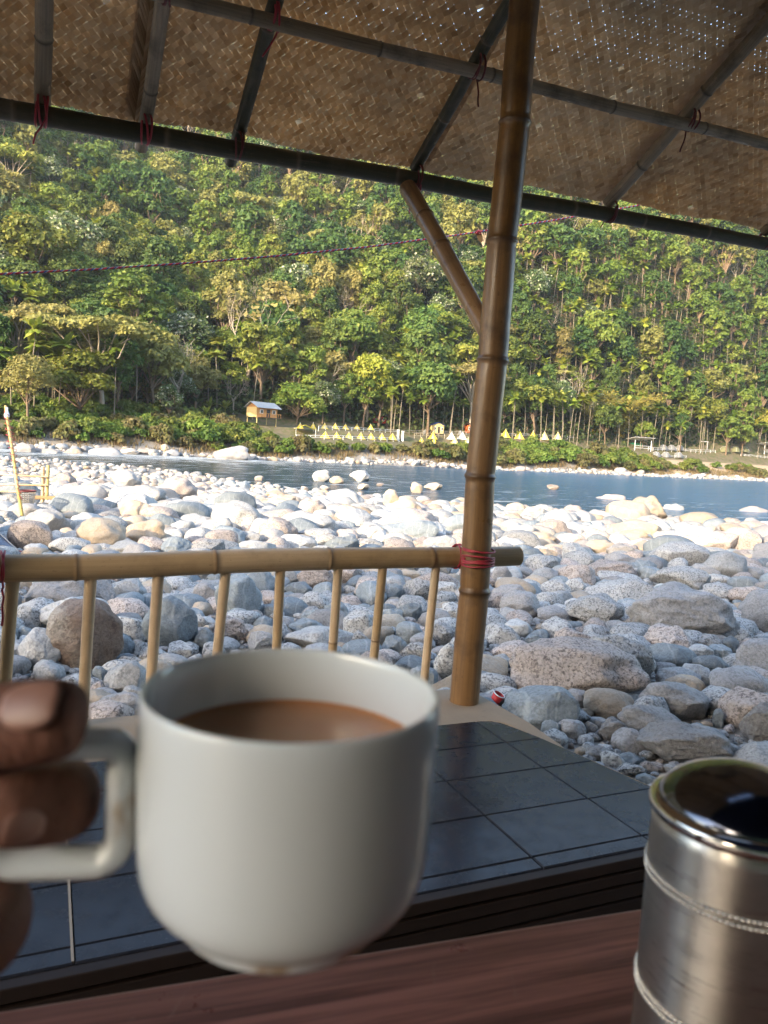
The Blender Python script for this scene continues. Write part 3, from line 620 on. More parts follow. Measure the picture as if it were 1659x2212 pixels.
# ================================================================ HAND (the person holding the mug)
def hand():
    m, nt, b = newmat('brown_skin', .68, (.16, .07, .045), spec=.2); n = N(nt); ob = n.n('TexCoord').outputs['Object']
    c = n.mix(n.ramp(n.noise(ob, 55, 5), [(.35, 0), (.7, 1)]), (.105, .045, .030), (.19, .090, .064)); n.l(c, b.inputs['Base Color'])
    b.inputs['Subsurface Weight'].default_value = .12; b.inputs['Subsurface Radius'].default_value = (.006, .002, .001); b.inputs['Subsurface Scale'].default_value = 1
    n.bump(n.math('ADD', n.noise(ob, 320, 5), n.math('MULTIPLY', n.noise(n.scale(ob, (3.2, .6, .6)), 110, 4, .6, .8), 1.4)), b, .55, .002)
    J = {}; E = []
    def j(nm, x, y, d, r): J[nm] = (px(x, y, d), r)
    j('palm', -280, 1920, .236, .021); j('wrist', -500, 2230, .240, .0235); j('fore1', -900, 2800, .245, .030); j('fore2', -1500, 3700, .25, .040)
    j('ib', -110, 1690, .232, .0135); j('i1', 0, 1690, 0.233, 0.0115); j('i2', 150, 1724, 0.222, 0.0118); j('i3', 138, 1735, 0.203, 0.0112); j('i4', 30, 1748, 0.191, 0.0102); j('i5', -40, 1765, 0.189, 0.0085)
    j('mb', -170, 1850, .234, .0135); j('m1', -30, 1915, .232, .0112); j('m2', 12, 1980, .219, .0102); j('m3', -30, 2050, .202, .0094); j('m4', -120, 2090, .193, .0082)
    j('rb', -240, 1990, .233, .0130); j('r1', -100, 2095, .229, .0106); j('r2', -70, 2150, .216, .0098); j('r3', -80, 2215, .200, .0090); j('r4', -160, 2240, .193, .0078)
    j('pb', -340, 2130, .231, .0120); j('p1', -270, 2245, .225, .0092); j('p2', -190, 2290, .213, .0084); j('p3', -195, 2340, .201, .0076); j('p4', -260, 2360, .196, .0066)
    j('tb', -220, 1700, .212, .0150); j('t1', -90, 1590, .199, .0120); j('t2', -70, 1575, 0.192, 0.0112); j('t3', 50, 1562, 0.188, 0.0117); j('t4', 140, 1552, 0.1868, 0.0108); j('t5', 186, 1556, 0.1872, 0.008)
    E = [('palm', 'wrist'), ('wrist', 'fore1'), ('fore1', 'fore2')]
    for a in 'imrp': E += [('palm', a+'b'), (a+'b', a+'1')]+[(a+str(k), a+str(k+1)) for k in range(1, 5 if a == 'i' else 4)]
    E += [('palm', 'tb'), ('tb', 't1'), ('t1', 't2'), ('t2', 't3'), ('t3', 't4'), ('t4', 't5')]
    nm = list(J); org = J['palm'][0]; me = bpy.data.meshes.new('person')
    me.from_pydata([tuple(J[k][0]-org) for k in nm], [(nm.index(a), nm.index(b_)) for a, b_ in E], []); me.update()
    o = bpy.data.objects.new('person', me); COL.objects.link(o)
    o.modifiers.new('skin', 'SKIN'); sv = me.skin_vertices[0].data
    for i, k in enumerate(nm): sv[i].radius = (J[k][1],)*2; sv[i].use_root = (k == 'palm')
    s = o.modifiers.new('sub', 'SUBSURF'); s.levels = s.render_levels = 3
    dg = bpy.context.evaluated_depsgraph_get(); nm2 = bpy.data.meshes.new_from_object(o.evaluated_get(dg)); o.modifiers.clear(); o.data = nm2
    nm2.materials.clear(); nm2.materials.append(m); nm2.polygons.foreach_set('use_smooth', [True]*len(nm2.polygons)); o.location = tuple(org)
    tag(o, 'left hand with brown skin gripping the white mug by its handle', 'person')
    mn, ntn, bn = newmat('fingernail', .45, (.25, .13, .098))
    def nail(tip, prev, up, r, w, l):
        d = tip-prev; d /= np.linalg.norm(d); up = up-d*(up @ d); up /= np.linalg.norm(up); sd = np.cross(d, up); mb = MB(); V = []; Fs = []
        for i in range(9):
            for k in range(9):
                a = (i/8-.5)*2; bb = (k/8-.5)*2; ww = w*(1-.55*abs(a)**3.5)*(1 if a > 0 else 1-.12*abs(a)); ang = bb*ww/r
                V.append(tip-org+d*(a*l)+sd*(r*sin(ang))+up*(r*cos(ang)+.0003-.0012*max(0, a)**2))
        for i in range(8):
            for k in range(8): Fs.append((i*9+k, i*9+k+1, i*9+k+10, i*9+k+9))
        mb.add(V, Fs); q = mb.build('fingernail', mn, o); s = q.modifiers.new('s', 'SOLIDIFY'); s.thickness = .0006
    t5, t3 = J['t4'][0], J['t2'][0]; nail(t5+(t3-t5)*.10, t3, -F*.80+U*.60, .0109, .0068, .0072)
    i5, i4 = J['i4'][0], J['i3'][0]; nail(i5+(J['i5'][0]-i5)*.25, i4, -F, .0096, .0048, .0050)
hand()

# ================================================================ STONES OF THE RIVER BED
def rock_mesh(seed, sub, ncut=3, rough=1.0, name='boulder'):
    rg = random.Random(seed); bm = bmesh.new(); bmesh.ops.create_icosphere(bm, subdivisions=sub, radius=1)
    o = Vector((rg.uniform(-50, 50), rg.uniform(-50, 50), rg.uniform(-50, 50)))
    cuts = []
    for _ in range(ncut):
        v = Vector((rg.gauss(0, 1), rg.gauss(0, 1), rg.gauss(0, .7))).normalized(); cuts.append((v, rg.uniform(.55, .85), rg.uniform(.75, 1.0)))
    for v in bm.verts:
        d = v.co.normalized()
        r = 1+.24*mnoise.noise(d*1.1+o)+.15*rough*mnoise.noise(d*2.3+o)
        p = d*r
        for cn, cdist, k in cuts:
            e = p.dot(cn)-cdist
            if e > 0: p = p-cn*e*k
        p = p+d*(.045*rough*mnoise.noise(d*5+o)+.022*rough*mnoise.noise(d*11+o))
        v.co = p
    for f in bm.faces: f.smooth = True
    me = bpy.data.meshes.new(name); bm.to_mesh(me); bm.free(); return me
ROCKS = []
for k in range(16):
    me = rock_mesh(100+k, 4 if k < 12 else 5, ncut=[2, 4, 6, 9][k % 4], rough=[.7, 1.1, .9, 1.3][k % 4]); me.materials.append(ROCK['g'])
    a = np.array([v.co[:] for v in me.vertices]); ROCKS.append((me, a.min(0), a.max(0)))
TONE = {'g': 'grey speckled granite', 'p': 'pinkish granite', 'w': 'pale whitish', 't': 'cream coloured', 'b': 'smooth slate blue', 'd': 'dull grey', 'r': 'rusty brown pitted'}
PLACED = []                                       # x, y, radius of what lies on the bed
def boulder(pos, sx, sy, sz, kind, label, group, var=None, rz=None, sink=.22, tilt=.12):
    k = random.randrange(len(ROCKS)) if var is None else var % len(ROCKS); me, lo, hi = ROCKS[k]
    o = bpy.data.objects.new('boulder', me); COL.objects.link(o)
    e = hi-lo; o.scale = (2*sx/e[0]*1.0, 2*sy/e[1], 2*sz/e[2])
    o.rotation_euler = (random.uniform(-tilt, tilt), random.uniform(-tilt, tilt), random.uniform(-.5, .5)+random.choice((0, pi)) if rz is None else rz)
    o.location = (pos[0], pos[1], pos[2]+sz*(1-2*sink))
    o.material_slots[0].link = 'OBJECT'; o.material_slots[0].material = ROCK[kind]
    tag(o, label, 'boulder', group); PLACED.append((pos[0], pos[1], (sx+sy)/2)); return o

# boulders one can pick out, read as (centre x, foot y, width, height, kind) and set on the bed where that foot is
NEAR = [(1222,1519,296,118,'p'),(1325,1487,166,100,'g'),(1444,1418,110,58,'p'),(1464,1389,238,112,'d'),(1652,1373,104,92,'d'),(1340,1321,148,66,'g'),(1283,1354,124,62,'g'),
 (1124,1338,92,54,'d'),(1100,1314,74,48,'d'),(1198,1297,66,38,'g'),(1240,1293,54,40,'g'),(1184,1327,70,42,'g'),(1250,1276,82,54,'p'),(1312,1260,122,44,'p'),(1317,1263,74,30,'g'),
 (1176,1270,72,37,'w'),(1241,1224,72,48,'g'),(1467,1234,120,57,'g'),(1563,1261,100,62,'w'),(1479,1281,130,50,'g'),(1517,1266,64,45,'d'),(1080,1272,46,46,'d'),(1168,1240,78,36,'g'),
 (1196,1386,70,44,'g'),(1238,1421,92,58,'p'),(1194,1431,74,40,'g'),(1110,1432,96,36,'p'),(1470,1561,152,70,'d'),(1612,1576,110,82,'p'),(1650,1613,110,78,'d'),(1640,1475,124,84,'d'),
 (1463,1494,98,42,'w'),(1532,1412,58,36,'g'),(1508,1433,58,35,'w'),(1554,1427,55,29,'b'),(1577,1416,40,36,'b'),(1436,1466,57,29,'d'),(1498,1486,78,44,'w'),(1555,1479,56,29,'w'),(1567,1533,50,34,'t'),
 (1310,1559,112,58,'t'),(1245,1537,64,40,'d'),(1172,1583,158,88,'b'),(1232,1602,68,38,'d'),(1183,1600,46,37,'b'),(1320,1605,64,42,'d'),(1414,1598,134,57,'d'),(1474,1654,212,72,'d'),(1384,1542,62,30,'b'),
 (1550,1574,23,37,'b'),(1275,1587,26,24,'w'),(1268,1557,40,21,'t'),(1292,1646,58,27,'d'),(1360,1680,64,22,'g'),(1205,1362,40,26,'w'),(1262,1345,38,24,'b'),(1120,1380,60,38,'w'),(1150,1404,48,28,'b'),
 (1095,1348,44,30,'w'),(1390,1250,60,36,'b'),(1430,1300,66,30,'b'),(1550,1300,70,34,'g'),(1610,1310,70,40,'p'),(1625,1262,60,34,'w'),(1440,1350,10,8,'b'),(1275,1232,66,30,'b'),(1340,1235,70,38,'d'),(1410,1262,64,34,'b'),
 # behind the railing
 (117,1326,138,78,'d'),(214,1323,64,73,'d'),(278,1312,76,56,'w'),(166,1372,148,78,'w'),(178,1452,162,142,'r'),(90,1452,100,84,'w'),(63,1368,56,55,'g'),(50,1391,40,37,'b'),(282,1391,84,54,'g'),
 (365,1409,118,104,'b'),(510,1339,100,90,'b'),(442,1315,56,50,'d'),(309,1285,44,31,'g'),(268,1421,44,40,'b'),(304,1424,32,33,'g'),(415,1345,62,26,'b'),(428,1368,52,36,'g'),(391,1427,64,34,'g'),(441,1411,42,46,'b'),
 (492,1394,84,54,'p'),(512,1350,50,31,'b'),(271,1503,94,65,'w'),(282,1451,64,25,'g'),(217,1477,34,34,'b'),(210,1505,32,28,'p'),(290,1513,56,24,'w'),(250,1568,112,62,'d'),(30,1440,60,44,'w'),(20,1392,50,40,'b'),(15,1330,60,60,'d'),
 (678,1323,66,38,'g'),(645,1293,62,31,'b'),(682,1281,86,51,'p'),(558,1291,76,56,'b'),(722,1356,56,50,'b'),(775,1386,68,66,'g'),(658,1381,76,36,'b'),(568,1366,46,28,'b'),(685,1411,152,46,'w'),(672,1356,46,34,'b'),(560,1410,60,40,'w'),
 (778,1411,46,42,'g'),(840,1362,62,46,'b'),(885,1345,56,40,'b'),(900,1300,70,44,'g'),(850,1300,50,34,'b'),(800,1300,70,46,'p'),(960,1300,60,42,'g'),(945,1250,60,44,'w'),(960,1400,60,48,'g'),(880,1400,66,50,'b'),(840,1270,60,30,'b'),(740,1262,80,36,'p'),
 (965,1478,60,76,'g'),(920,1490,60,44,'b'),(900,1440,60,44,'g'),(850,1420,54,40,'b'),(975,1345,50,40,'g'),(1080,1450,50,30,'w'),(150,1500,60,30,'g')]
MID = [(219,1190,100,64,'t'),(305,1182,90,54,'t'),(66,1192,100,62,'p'),(105,1157,92,52,'w'),(157,1185,58,34,'w'),(138,1062,54,38,'p'),(155,1087,72,40,'p'),(272,1064,76,44,'w'),(302,1104,126,54,'g'),(381,1094,84,60,'p'),(191,1072,48,30,'t'),
 (178,1042,36,22,'t'),(508,1116,94,50,'b'),(306,1116,78,40,'w'),(343,1142,84,42,'p'),(162,1102,76,32,'g'),(56,1132,78,40,'d'),(194,1138,54,26,'b'),(374,1178,54,34,'w'),(373,1147,50,26,'t'),(462,1169,78,48,'w'),(490,1182,82,40,'b'),
 (599,1174,84,52,'p'),(602,1142,102,38,'p'),(670,1127,66,46,'p'),(745,1100,82,38,'w'),(767,1139,77,42,'t'),(687,1177,92,30,'g'),(610,1106,68,36,'t'),(530,1182,60,30,'w'),(842,1102,34,42,'t'),(875,1132,72,50,'t'),(908,1172,114,42,'w'),
 (960,1150,60,30,'w'),(800,1168,60,30,'g'),(855,1165,56,30,'w'),(430,1120,56,28,'w'),(560,1130,44,24,'w'),(1190,1174,82,48,'p'),(1162,1190,76,36,'t'),(1324,1112,80,42,'p'),(1345,1137,102,54,'t'),(1398,1134,82,58,'t'),(1452,1126,56,34,'g'),
 (1508,1146,84,36,'t'),(1622,1137,78,38,'p'),(1630,1159,66,30,'p'),(1362,1176,132,48,'t'),(1366,1189,82,40,'t'),(1442,1186,68,34,'p'),(1253,1160,54,26,'d'),(1546,1202,106,52,'p'),(1607,1204,90,60,'p'),(1116,1114,48,24,'t'),(1160,1126,60,24,'p'),
 (1195,1108,44,22,'p'),(1235,1114,44,20,'p'),(1268,1112,36,20,'p'),(1160,1098,46,26,'p'),(1105,1142,60,30,'t'),(1120,1170,60,34,'w'),(1290,1205,70,34,'t'),(1230,1190,70,34,'p'),(1340,1212,66,34,'d'),(1400,1205,66,34,'t'),(1100,1200,60,36,'w'),(1490,1172,56,28,'p'),
 (1580,1150,44,26,'p'),(640,1200,90,40,'w'),(740,1205,80,44,'b'),(560,1210,80,40,'w'),(450,1208,80,40,'g'),(380,1205,70,40,'b'),(280,1210,80,40,'w'),(860,1205,80,36,'p'),(950,1200,70,40,'w')]
WADE = [(690,1042,38,25,'w'),(778,1042,45,24,'w'),(728,1047,32,16,'t'),(902,1067,27,22,'t'),(936,1060,40,15,'t'),(1193,1060,26,11,'r'),(785,1060,26,13,'t'),(660,1062,18,9,'p'),(820,1052,16,7,'p'),(700,1060,20,10,'p'),(560,1040,20,10,'p'),
 (495,1001,74,34,'d'),(541,998,30,15,'d'),(108,995,70,24,'d'),(225,995,72,26,'d'),(52,992,44,34,'d'),(160,990,40,18,'t'),(280,985,40,14,'d'),(1517,1014,42,40,'t'),(356,978,20,16,'t'),(590,1003,26,14,'t'),(715,1006,26,12,'w')]
def near_zone(x, y):
    if y > 1480 and x > 1000: return 'beside the tiled bench'
    if x < 480 and y > 1235: return 'seen between the left balusters'
    if x < 1000 and y > 1235: return 'seen through the railing'
    if x < 480: return 'beyond the left end of the railing'
    if x < 1000: return 'in the sun above the railing'
    if y > 1235: return 'in the shade right of the post'
    return 'in the sun right of the post'
SEEN = {}
SHAPES = ['rounded', 'flat lying', 'blunt', 'angular', 'egg shaped', 'low', 'humped', 'wedge shaped', 'lopsided', 'squat', 'long', 'broad']
def uniq(base):
    """a label of its own: add the stone's build until no other thing carries it"""
    k = SEEN.get(base, 0); SEEN[base] = k+1; return k
def put(lst, grp, wade=False):
    for i, (cx_, fy, w, h, kd) in enumerate(lst):
        if w < 12: continue
        p = hit(cx_, fy-2) if not wade else (onz(cx_, fy-2, WATER) if fy < 1070 and fy > 1010 else hit(cx_, fy-2))
        d = (p-CAM) @ F; sx = w*d/FPX/2; dep = sx*random.uniform(.7, .9); ang = math.asin(min(.9, (CAM[2]-p[2])/np.linalg.norm(p-CAM)))
        hv = h*d/FPX; hz = math.sqrt(max(hv*hv-(2*dep*sin(ang)*.55)**2, (.55*hv)**2))/cos(ang)
        sink = .15; sz = hz/2/(1-sink)*1.02
        f = (p-CAM)[:2]; f = f/np.linalg.norm(f); q = np.array([p[0]+f[0]*dep*.72, p[1]+f[1]*dep*.72, 0]); q[2] = p[2]-.3*0
        size = 'huge' if sx > .55 else ('large' if sx > .32 else ('middling' if sx > .15 else 'small'))
        base = f'{size} {TONE[kd]} boulder {near_zone(cx_, fy) if not wade else ("standing in the river" if fy > 1020 else "at the foot of the far bank")}'
        k = uniq(base); lab = base if k == 0 else f'{SHAPES[k % 12]} {base}'+('' if k < 12 else ', alike')
        var = {0: 1, 3: 15, 4: 3}.get(i) if lst is NEAR else None
        boulder(q, sx*1.03, dep, sz, kd, lab, grp, var=(random.choice((2, 3, 7, 11, 15)) if kd in 'dr' and random.random() < .6 else var), sink=sink, rz=random.uniform(-.25, .25)+random.choice((0, pi)))
put(NEAR, 'boulders of the river bed near the shelter'); put(MID, 'boulders of the sunlit river bed'); put(WADE, 'boulders in and along the river', True)

GRID = {}
def gadd(x, y, r):
    GRID.setdefault((int(x//1.5), int(y//1.5)), []).append((x, y, r))
for p in PLACED: gadd(*p)
BENCH_T = [UV(-2, 1.1, 0)[:2], UV(1.46, 1.1, 0)[:2], UV(1.37, 2.15, 0)[:2], UV(-2, 2.17, 0)[:2]]
def in_shelter(x, y, r):
    u = x*EU[0]+y*EU[1]; v = x*EV[0]+y*EV[1]
    return v < 2.20+r*.8 and u < right_u(v)+.06+r*.9 and u > -3
def free(x, y, r, f):
    i, j = int(x//1.5), int(y//1.5)
    for a in (-1, 0, 1):
        for b in (-1, 0, 1):
            for (X, Y, q) in GRID.get((i+a, j+b), ()):
                dd = f*(r+q) if r > .3*q else q*.75+r*.4
                if (X-x)**2+(Y-y)**2 < dd*dd: return False
    return True
def wkind(rg): return rg.choices(RK, [.34, .17, .13, .10, .15, .105, .005])[0]
rg = random.Random(5); STUFF = []; extra = 0
def scatter(n, ya, yb, rfun, f, nmax_obj):
    global extra
    for _ in range(n):
        q = rg.random(); y = ya*(yb/ya)**q; x = y*rg.uniform(-.62, .70)+rg.uniform(-.3, .3)
        y2 = y; r = rfun(y, rg)
        if y2 > yshore(x)+(6 if x < 8 else 1.5) or in_shelter(x, y2, r) or not free(x, y2, r, f): continue
        if y2 > yshore(x)-1 and rg.random() < .6: continue
        gadd(x, y2, r); z = gz(x, y2)
        X, Y, D = proj((x, y2, z)); pr = r*FPX/D
        kd = wkind(rg)
        if y2 > 30 and rg.random() < .5: kd = rg.choice('ptpg')
        if extra < nmax_obj and pr > 15 and -20 < X < 1680 and Y < 1720 and not (330 < X < 930 and Y > 1440):
            extra += 1; base = f'{"large" if r > .32 else "middling" if r > .15 else "small"} {TONE[kd]} boulder {near_zone(X, Y)}'; k = uniq(base)
            lab = base if k == 0 else f'{SHAPES[k % 12]} {base}'+('' if k < 12 else ', alike')
            boulder((x, y2, z), r*rg.uniform(1, 1.35), r*rg.uniform(.8, 1.05), r*rg.uniform(.55, .8), kd, lab, 'boulders of the sunlit river bed' if Y < 1235 else 'boulders of the river bed near the shelter', sink=.2)
        else: STUFF.append((x, y2, z, r, kd, rg.random()))
scatter(2600, 15, 50, lambda y, g: min(.58, max(.2, g.lognormvariate(math.log(.36), .35))), .80, 110)
scatter(6000, 3.0, 60, lambda y, g: min(.45, max(.10, .012*y+.07))*g.uniform(.7, 1.3), .80, 120)
scatter(16000, 2.4, 95, lambda y, g: min(.33, max(.035, .0075*y+.02))*g.uniform(.6, 1.3), .82, 120)
scatter(26000, 2.2, 60, lambda y, g: min(.16, max(.014, .0042*y+.004))*g.uniform(.5, 1.3), .86, 120)
scatter(9000, 2.0, 7, lambda y, g: g.uniform(.010, .03), .9, 120)
# pebbles along the far waterline
for _ in range(1900):
    s = rg.uniform(-75, 175); t = rg.triangular(-1.5, 3.0, .3); x, y = bank_xy(s, t); r = rg.lognormvariate(math.log(.30), .5)
    STUFF.append((x, y, max(gz(x, y), WATER-.1), min(r, 1.3), rg.choice('dpdtpbgd'), rg.random()))
def stones():
    lod = {}
    for sub in (1, 2, 3):
        lod[sub] = []
        for k in range(10):
            me = rock_mesh(300+k, sub, ncut=2+k % 5, rough=.9, name='tmp'); V = np.array([v.co[:] for v in me.vertices]); Fc = np.array([p.vertices[:] for p in me.polygons]); V = V/np.abs(V).max(0); lod[sub].append((V, Fc)); bpy.data.meshes.remove(me)
    AV = []; AF = []; tone = []; mi = []; base = 0; r_ = np.random.default_rng(3)
    for (x, y, z, r, kd, tn) in STUFF:
        d = math.hypot(x, y); pr = r*FPX/max(d, 1); sub = 3 if pr > 9 else (2 if pr > 2.5 else 1)
        V, Fc = lod[sub][r_.integers(10)]; a = r_.uniform(0, 2*pi); sc = np.array([r*r_.uniform(.95, 1.35), r*r_.uniform(.75, 1.0), r*r_.uniform(.5, .8)])
        Q = V*sc; tl = r_.normal(0, .16); Q = np.stack([Q[:, 0], Q[:, 1]-Q[:, 2]*tl, Q[:, 2]+Q[:, 1]*tl], 1)
        Q = np.stack([Q[:, 0]*cos(a)-Q[:, 1]*sin(a)+x, Q[:, 0]*sin(a)+Q[:, 1]*cos(a)+y, Q[:, 2]+z+sc[2]*.55], 1)
        AV.append(Q); AF.append(Fc+base); base += len(V); tone.append(np.full(len(Fc), tn)); mi.append(np.full(len(Fc), RK.index(kd)))
    me = np_mesh('river_stones', np.concatenate(AV), np.concatenate(AF), {'tone': np.concatenate(tone)}, True, np.concatenate(mi))
    tag(link('river_stones', me, None, [ROCK[k] for k in RK]), 'smaller grey and blue stones filling the river bed', kind='stuff')
    print('stones', len(STUFF), 'verts', base, 'boulders', len(PLACED))
stones()

# ================================================================ VEGETATION
def leaf_mat(name, cols, trans=.38, rough=.55, hue=.022):
    """cols: leaf colours spread over the crown's clumps at random (attribute tone)"""
    m, nt, b = newmat(name, rough, spec=.25); n = N(nt)
    t = n.n('Attribute', attribute_name='tone').outputs['Fac']; k = len(cols)
    c = n.ramp(t, [(i/(k-1), q) for i, q in enumerate(cols)])
    oi = n.n('ObjectInfo').outputs['Random']; hv = n.n('HueSaturation'); n.l(c, hv.inputs['Color'])
    n.l(n.math('ADD', n.math('MULTIPLY', oi, hue*2), .5-hue), hv.inputs['Hue']); n.l(n.math('ADD', n.math('MULTIPLY', n.math('FRACT', n.math('MULTIPLY', oi, 7.3)), .55), .74), hv.inputs['Value'])
    n.l(hv.outputs[0], b.inputs['Base Color'])
    tr = n.n('BsdfTranslucent'); n.l(hv.outputs[0], tr.inputs[0]); mx = n.n('MixShader'); mx.inputs[0].default_value = trans
    n.l(b.outputs[0], mx.inputs[1]); n.l(tr.outputs[0], mx.inputs[2]); n.l(mx.outputs[0], nt.nodes['Material Output'].inputs[0]); return m
LM = {'mid': leaf_mat('green_leaves', [(0.085, 0.133, 0.020), (0.165, 0.209, 0.032), (0.287, 0.290, 0.058)]),
      'dark': leaf_mat('deep_green_leaves', [(0.042, 0.083, 0.022), (0.085, 0.134, 0.028), (0.150, 0.189, 0.040)]),
      'olive': leaf_mat('olive_leaves', [(0.162, 0.157, 0.040), (0.238, 0.216, 0.060), (0.302, 0.270, 0.095)]),
      'flower': leaf_mat('leaves_with_pale_blossom', [(.06, .10, .03), (.105, .145, .05), (.16, .19, .08), (.34, .36, .23), (.46, .46, .34)]),
      'yellow': leaf_mat('yellow_green_leaves', [(0.183, 0.207, 0.024), (0.256, 0.268, 0.037), (0.342, 0.317, 0.055)]),
      'palm': leaf_mat('palm_fronds', [(0.095, 0.140, 0.018), (0.168, 0.216, 0.028), (0.280, 0.292, 0.045)], .3, .4),
      'bamboo': leaf_mat('bamboo_leaves', [(.20, .205, .03), (.28, .265, .045), (.34, .31, .07)]),
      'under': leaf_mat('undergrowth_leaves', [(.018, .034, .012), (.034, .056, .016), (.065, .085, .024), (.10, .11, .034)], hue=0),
      'shrub': leaf_mat('shrub_leaves', [(.07, .12, .02), (.12, .18, .028), (.20, .23, .05)]),
      'brush': leaf_mat('brown_green_brush', [(.16, .135, .06), (.17, .155, .055), (.15, .17, .045)])}
def bark(name, c1, c2):
    m, nt, b = newmat(name, .85, spec=.2); n = N(nt); n.l(n.mix(n.noise(n.n('NewGeometry').outputs['Position'], 1.7, 5, .7), c1, c2), b.inputs['Base Color']); return m
BK = bark('brown_bark', (.20, .14, .09), (.11, .08, .055)); BKP = bark('pale_bark', (.40, .34, .26), (.26, .21, .16)); BKW = bark('pale_palm_bark', (.27, .23, .17), (.15, .125, .09))

def leaf_quads(C, Nn, size, rg, aspect=.62):
    """diamond leaves at C facing Nn"""
    k = len(C); Nn = Nn/(np.linalg.norm(Nn, axis=1, keepdims=True)+1e-9); t = rg.normal(size=(k, 3)); t -= Nn*(t*Nn).sum(1, keepdims=True); t /= np.linalg.norm(t, axis=1, keepdims=True)+1e-9
    b = np.cross(Nn, t); s = (size*rg.uniform(.65, 1.35, k))[:, None]
    Q = np.stack([C-t*s, C-b*s*aspect+Nn*s*.12, C+t*s, C+b*s*aspect+Nn*s*.12], 1); return Q
def clump(c, r, n, size, rg, flat=.75, up=.35, shell=.55):
    d = rg.normal(size=(n, 3)); d /= np.linalg.norm(d, axis=1, keepdims=True); d[:, 2] = np.where(d[:, 2] < -.35, -d[:, 2], d[:, 2])
    rad = r*(shell+(1-shell)*rg.random(n))**.6; lump = 1+.25*np.sin(d[:, 0]*5+c[0]*3)*np.sin(d[:, 1]*5+c[1])
    C = c+d*(rad*lump)[:, None]*np.array([1, 1, flat]); return leaf_quads(C, d+rg.normal(size=(n, 3))*.55+np.array([0, 0, up]), size, rg)
def quads_mesh(name, Q, tone, mats):
    V = Q.reshape(-1, 3); me = np_mesh(name, V, np.arange(len(V)).reshape(-1, 4), {'tone': tone})
    for m in (mats if isinstance(mats, list) else [mats]): me.materials.append(m)
    return me
def limb(mb, p, d, L, r, depth, rg, tips, spread=.6, up=.12):
    P = [p]; Rr = [r]; q = p
    for k in range(4):
        d = d+rg.normal(size=3)*.13+np.array([0, 0, up*.5]); d /= np.linalg.norm(d); q = q+d*L/4; P.append(q); Rr.append(r*(1-.12*(k+1)))
    mb.tube(P, Rr, 6 if r > .1 else 5 if r > .04 else 3, cap=False)
    if depth == 0: tips.append(q); return
    for k in range(rg.integers(2, 4)):
        nd = d+rg.normal(size=3)*spread; nd[2] += up; nd /= np.linalg.norm(nd); limb(mb, q, nd, L*rg.uniform(.6, .85), r*.55*rg.uniform(.8, 1.1), depth-1, rg, tips, spread, up)
def mb_mesh(mb, name, mat):
    o = mb.build(name, mat); me = o.data; bpy.data.objects.remove(o); return me
def broadleaf(seed, H, Wd, lm, form='round', n=2600, size=.33, bk=None):
    rg = np.random.default_rng(seed); mb = MB(); tips = []
    th = H*{'round': .38, 'tall': .35, 'umbrella': .55, 'low': .18}[form]
    k = rg.normal(size=2)*.03*H; mb.tube([(0, 0, -1.5), (k[0]*.4, k[1]*.4, th*.5), (k[0], k[1], th)], [.022*H, .017*H, .014*H], 7, cap=False)
    top = np.array([k[0], k[1], th]); bl = []
    nb = {'round': 13, 'tall': 14, 'umbrella': 15, 'low': 12}[form]
    for i in range(nb):
        a = i*2.4+rg.uniform(-.4, .4); q = (i+.5)/nb
        if form == 'umbrella': rr = Wd/2*math.sqrt(q)*.95; z = H*(.80+.12*(1-q))+rg.normal()*.03*H; br = Wd*.15*rg.uniform(.7, 1.2); fl = .5
        elif form == 'tall': z = H*(.42+.5*q); rr = Wd/2*.75*math.sin(pi*(q*.8+.12))*rg.uniform(.6, 1.1); br = Wd*.23*rg.uniform(.7, 1.15); fl = .85
        elif form == 'low': rr = Wd/2*math.sqrt(q)*.8; z = H*(.75-.4*q)+rg.normal()*.05*H; br = Wd*.19*rg.uniform(.7, 1.2); fl = .8
        else: z = H*(.48+.42*q); rr = Wd/2*.8*math.sin(pi*(q*.75+.2))*rg.uniform(.5, 1.1); br = Wd*.2*rg.uniform(.7, 1.25); fl = .75
        c = np.array([k[0]+rr*cos(a), k[1]+rr*sin(a), z]); bl.append((c, br, fl))
        m = (top+c)/2+rg.normal(size=3)*.04*H; mb.tube([top-[0, 0, th*.25*rg.random()], m, c], [.011*H, .007*H, .003*H], 4, cap=False)
    tot = sum(b[1]**2 for b in bl); Q = []; T = []; bt = rg.uniform(0, 1, nb)
    for (c, br, fl), t in zip(bl, bt):
        kk = int(n*br*br/tot); Q.append(clump(c, br, kk, size, rg, fl)); T.append(np.clip(t*.6+rg.uniform(0, .4, kk), 0, 1))
        kk2 = kk//8; Q.append(clump(c, br*1.25, kk2, size*.8, rg, fl, shell=.8)); T.append(rg.uniform(0, 1, kk2))
    Q = np.concatenate(Q); T = np.concatenate(T)
    if lm == 'flower':
        zc = Q.mean(1); hi = rg.random(len(T)) < np.where((zc[:, 2] > H*.6), .30, .10)*(1.4*T); T = np.where(hi, rg.uniform(.72, 1, len(T)), T*.5)
    return [('crown', quads_mesh('crown', Q, T, LM[lm])), ('trunk', mb_mesh(mb, 'trunk', bk or BK))]
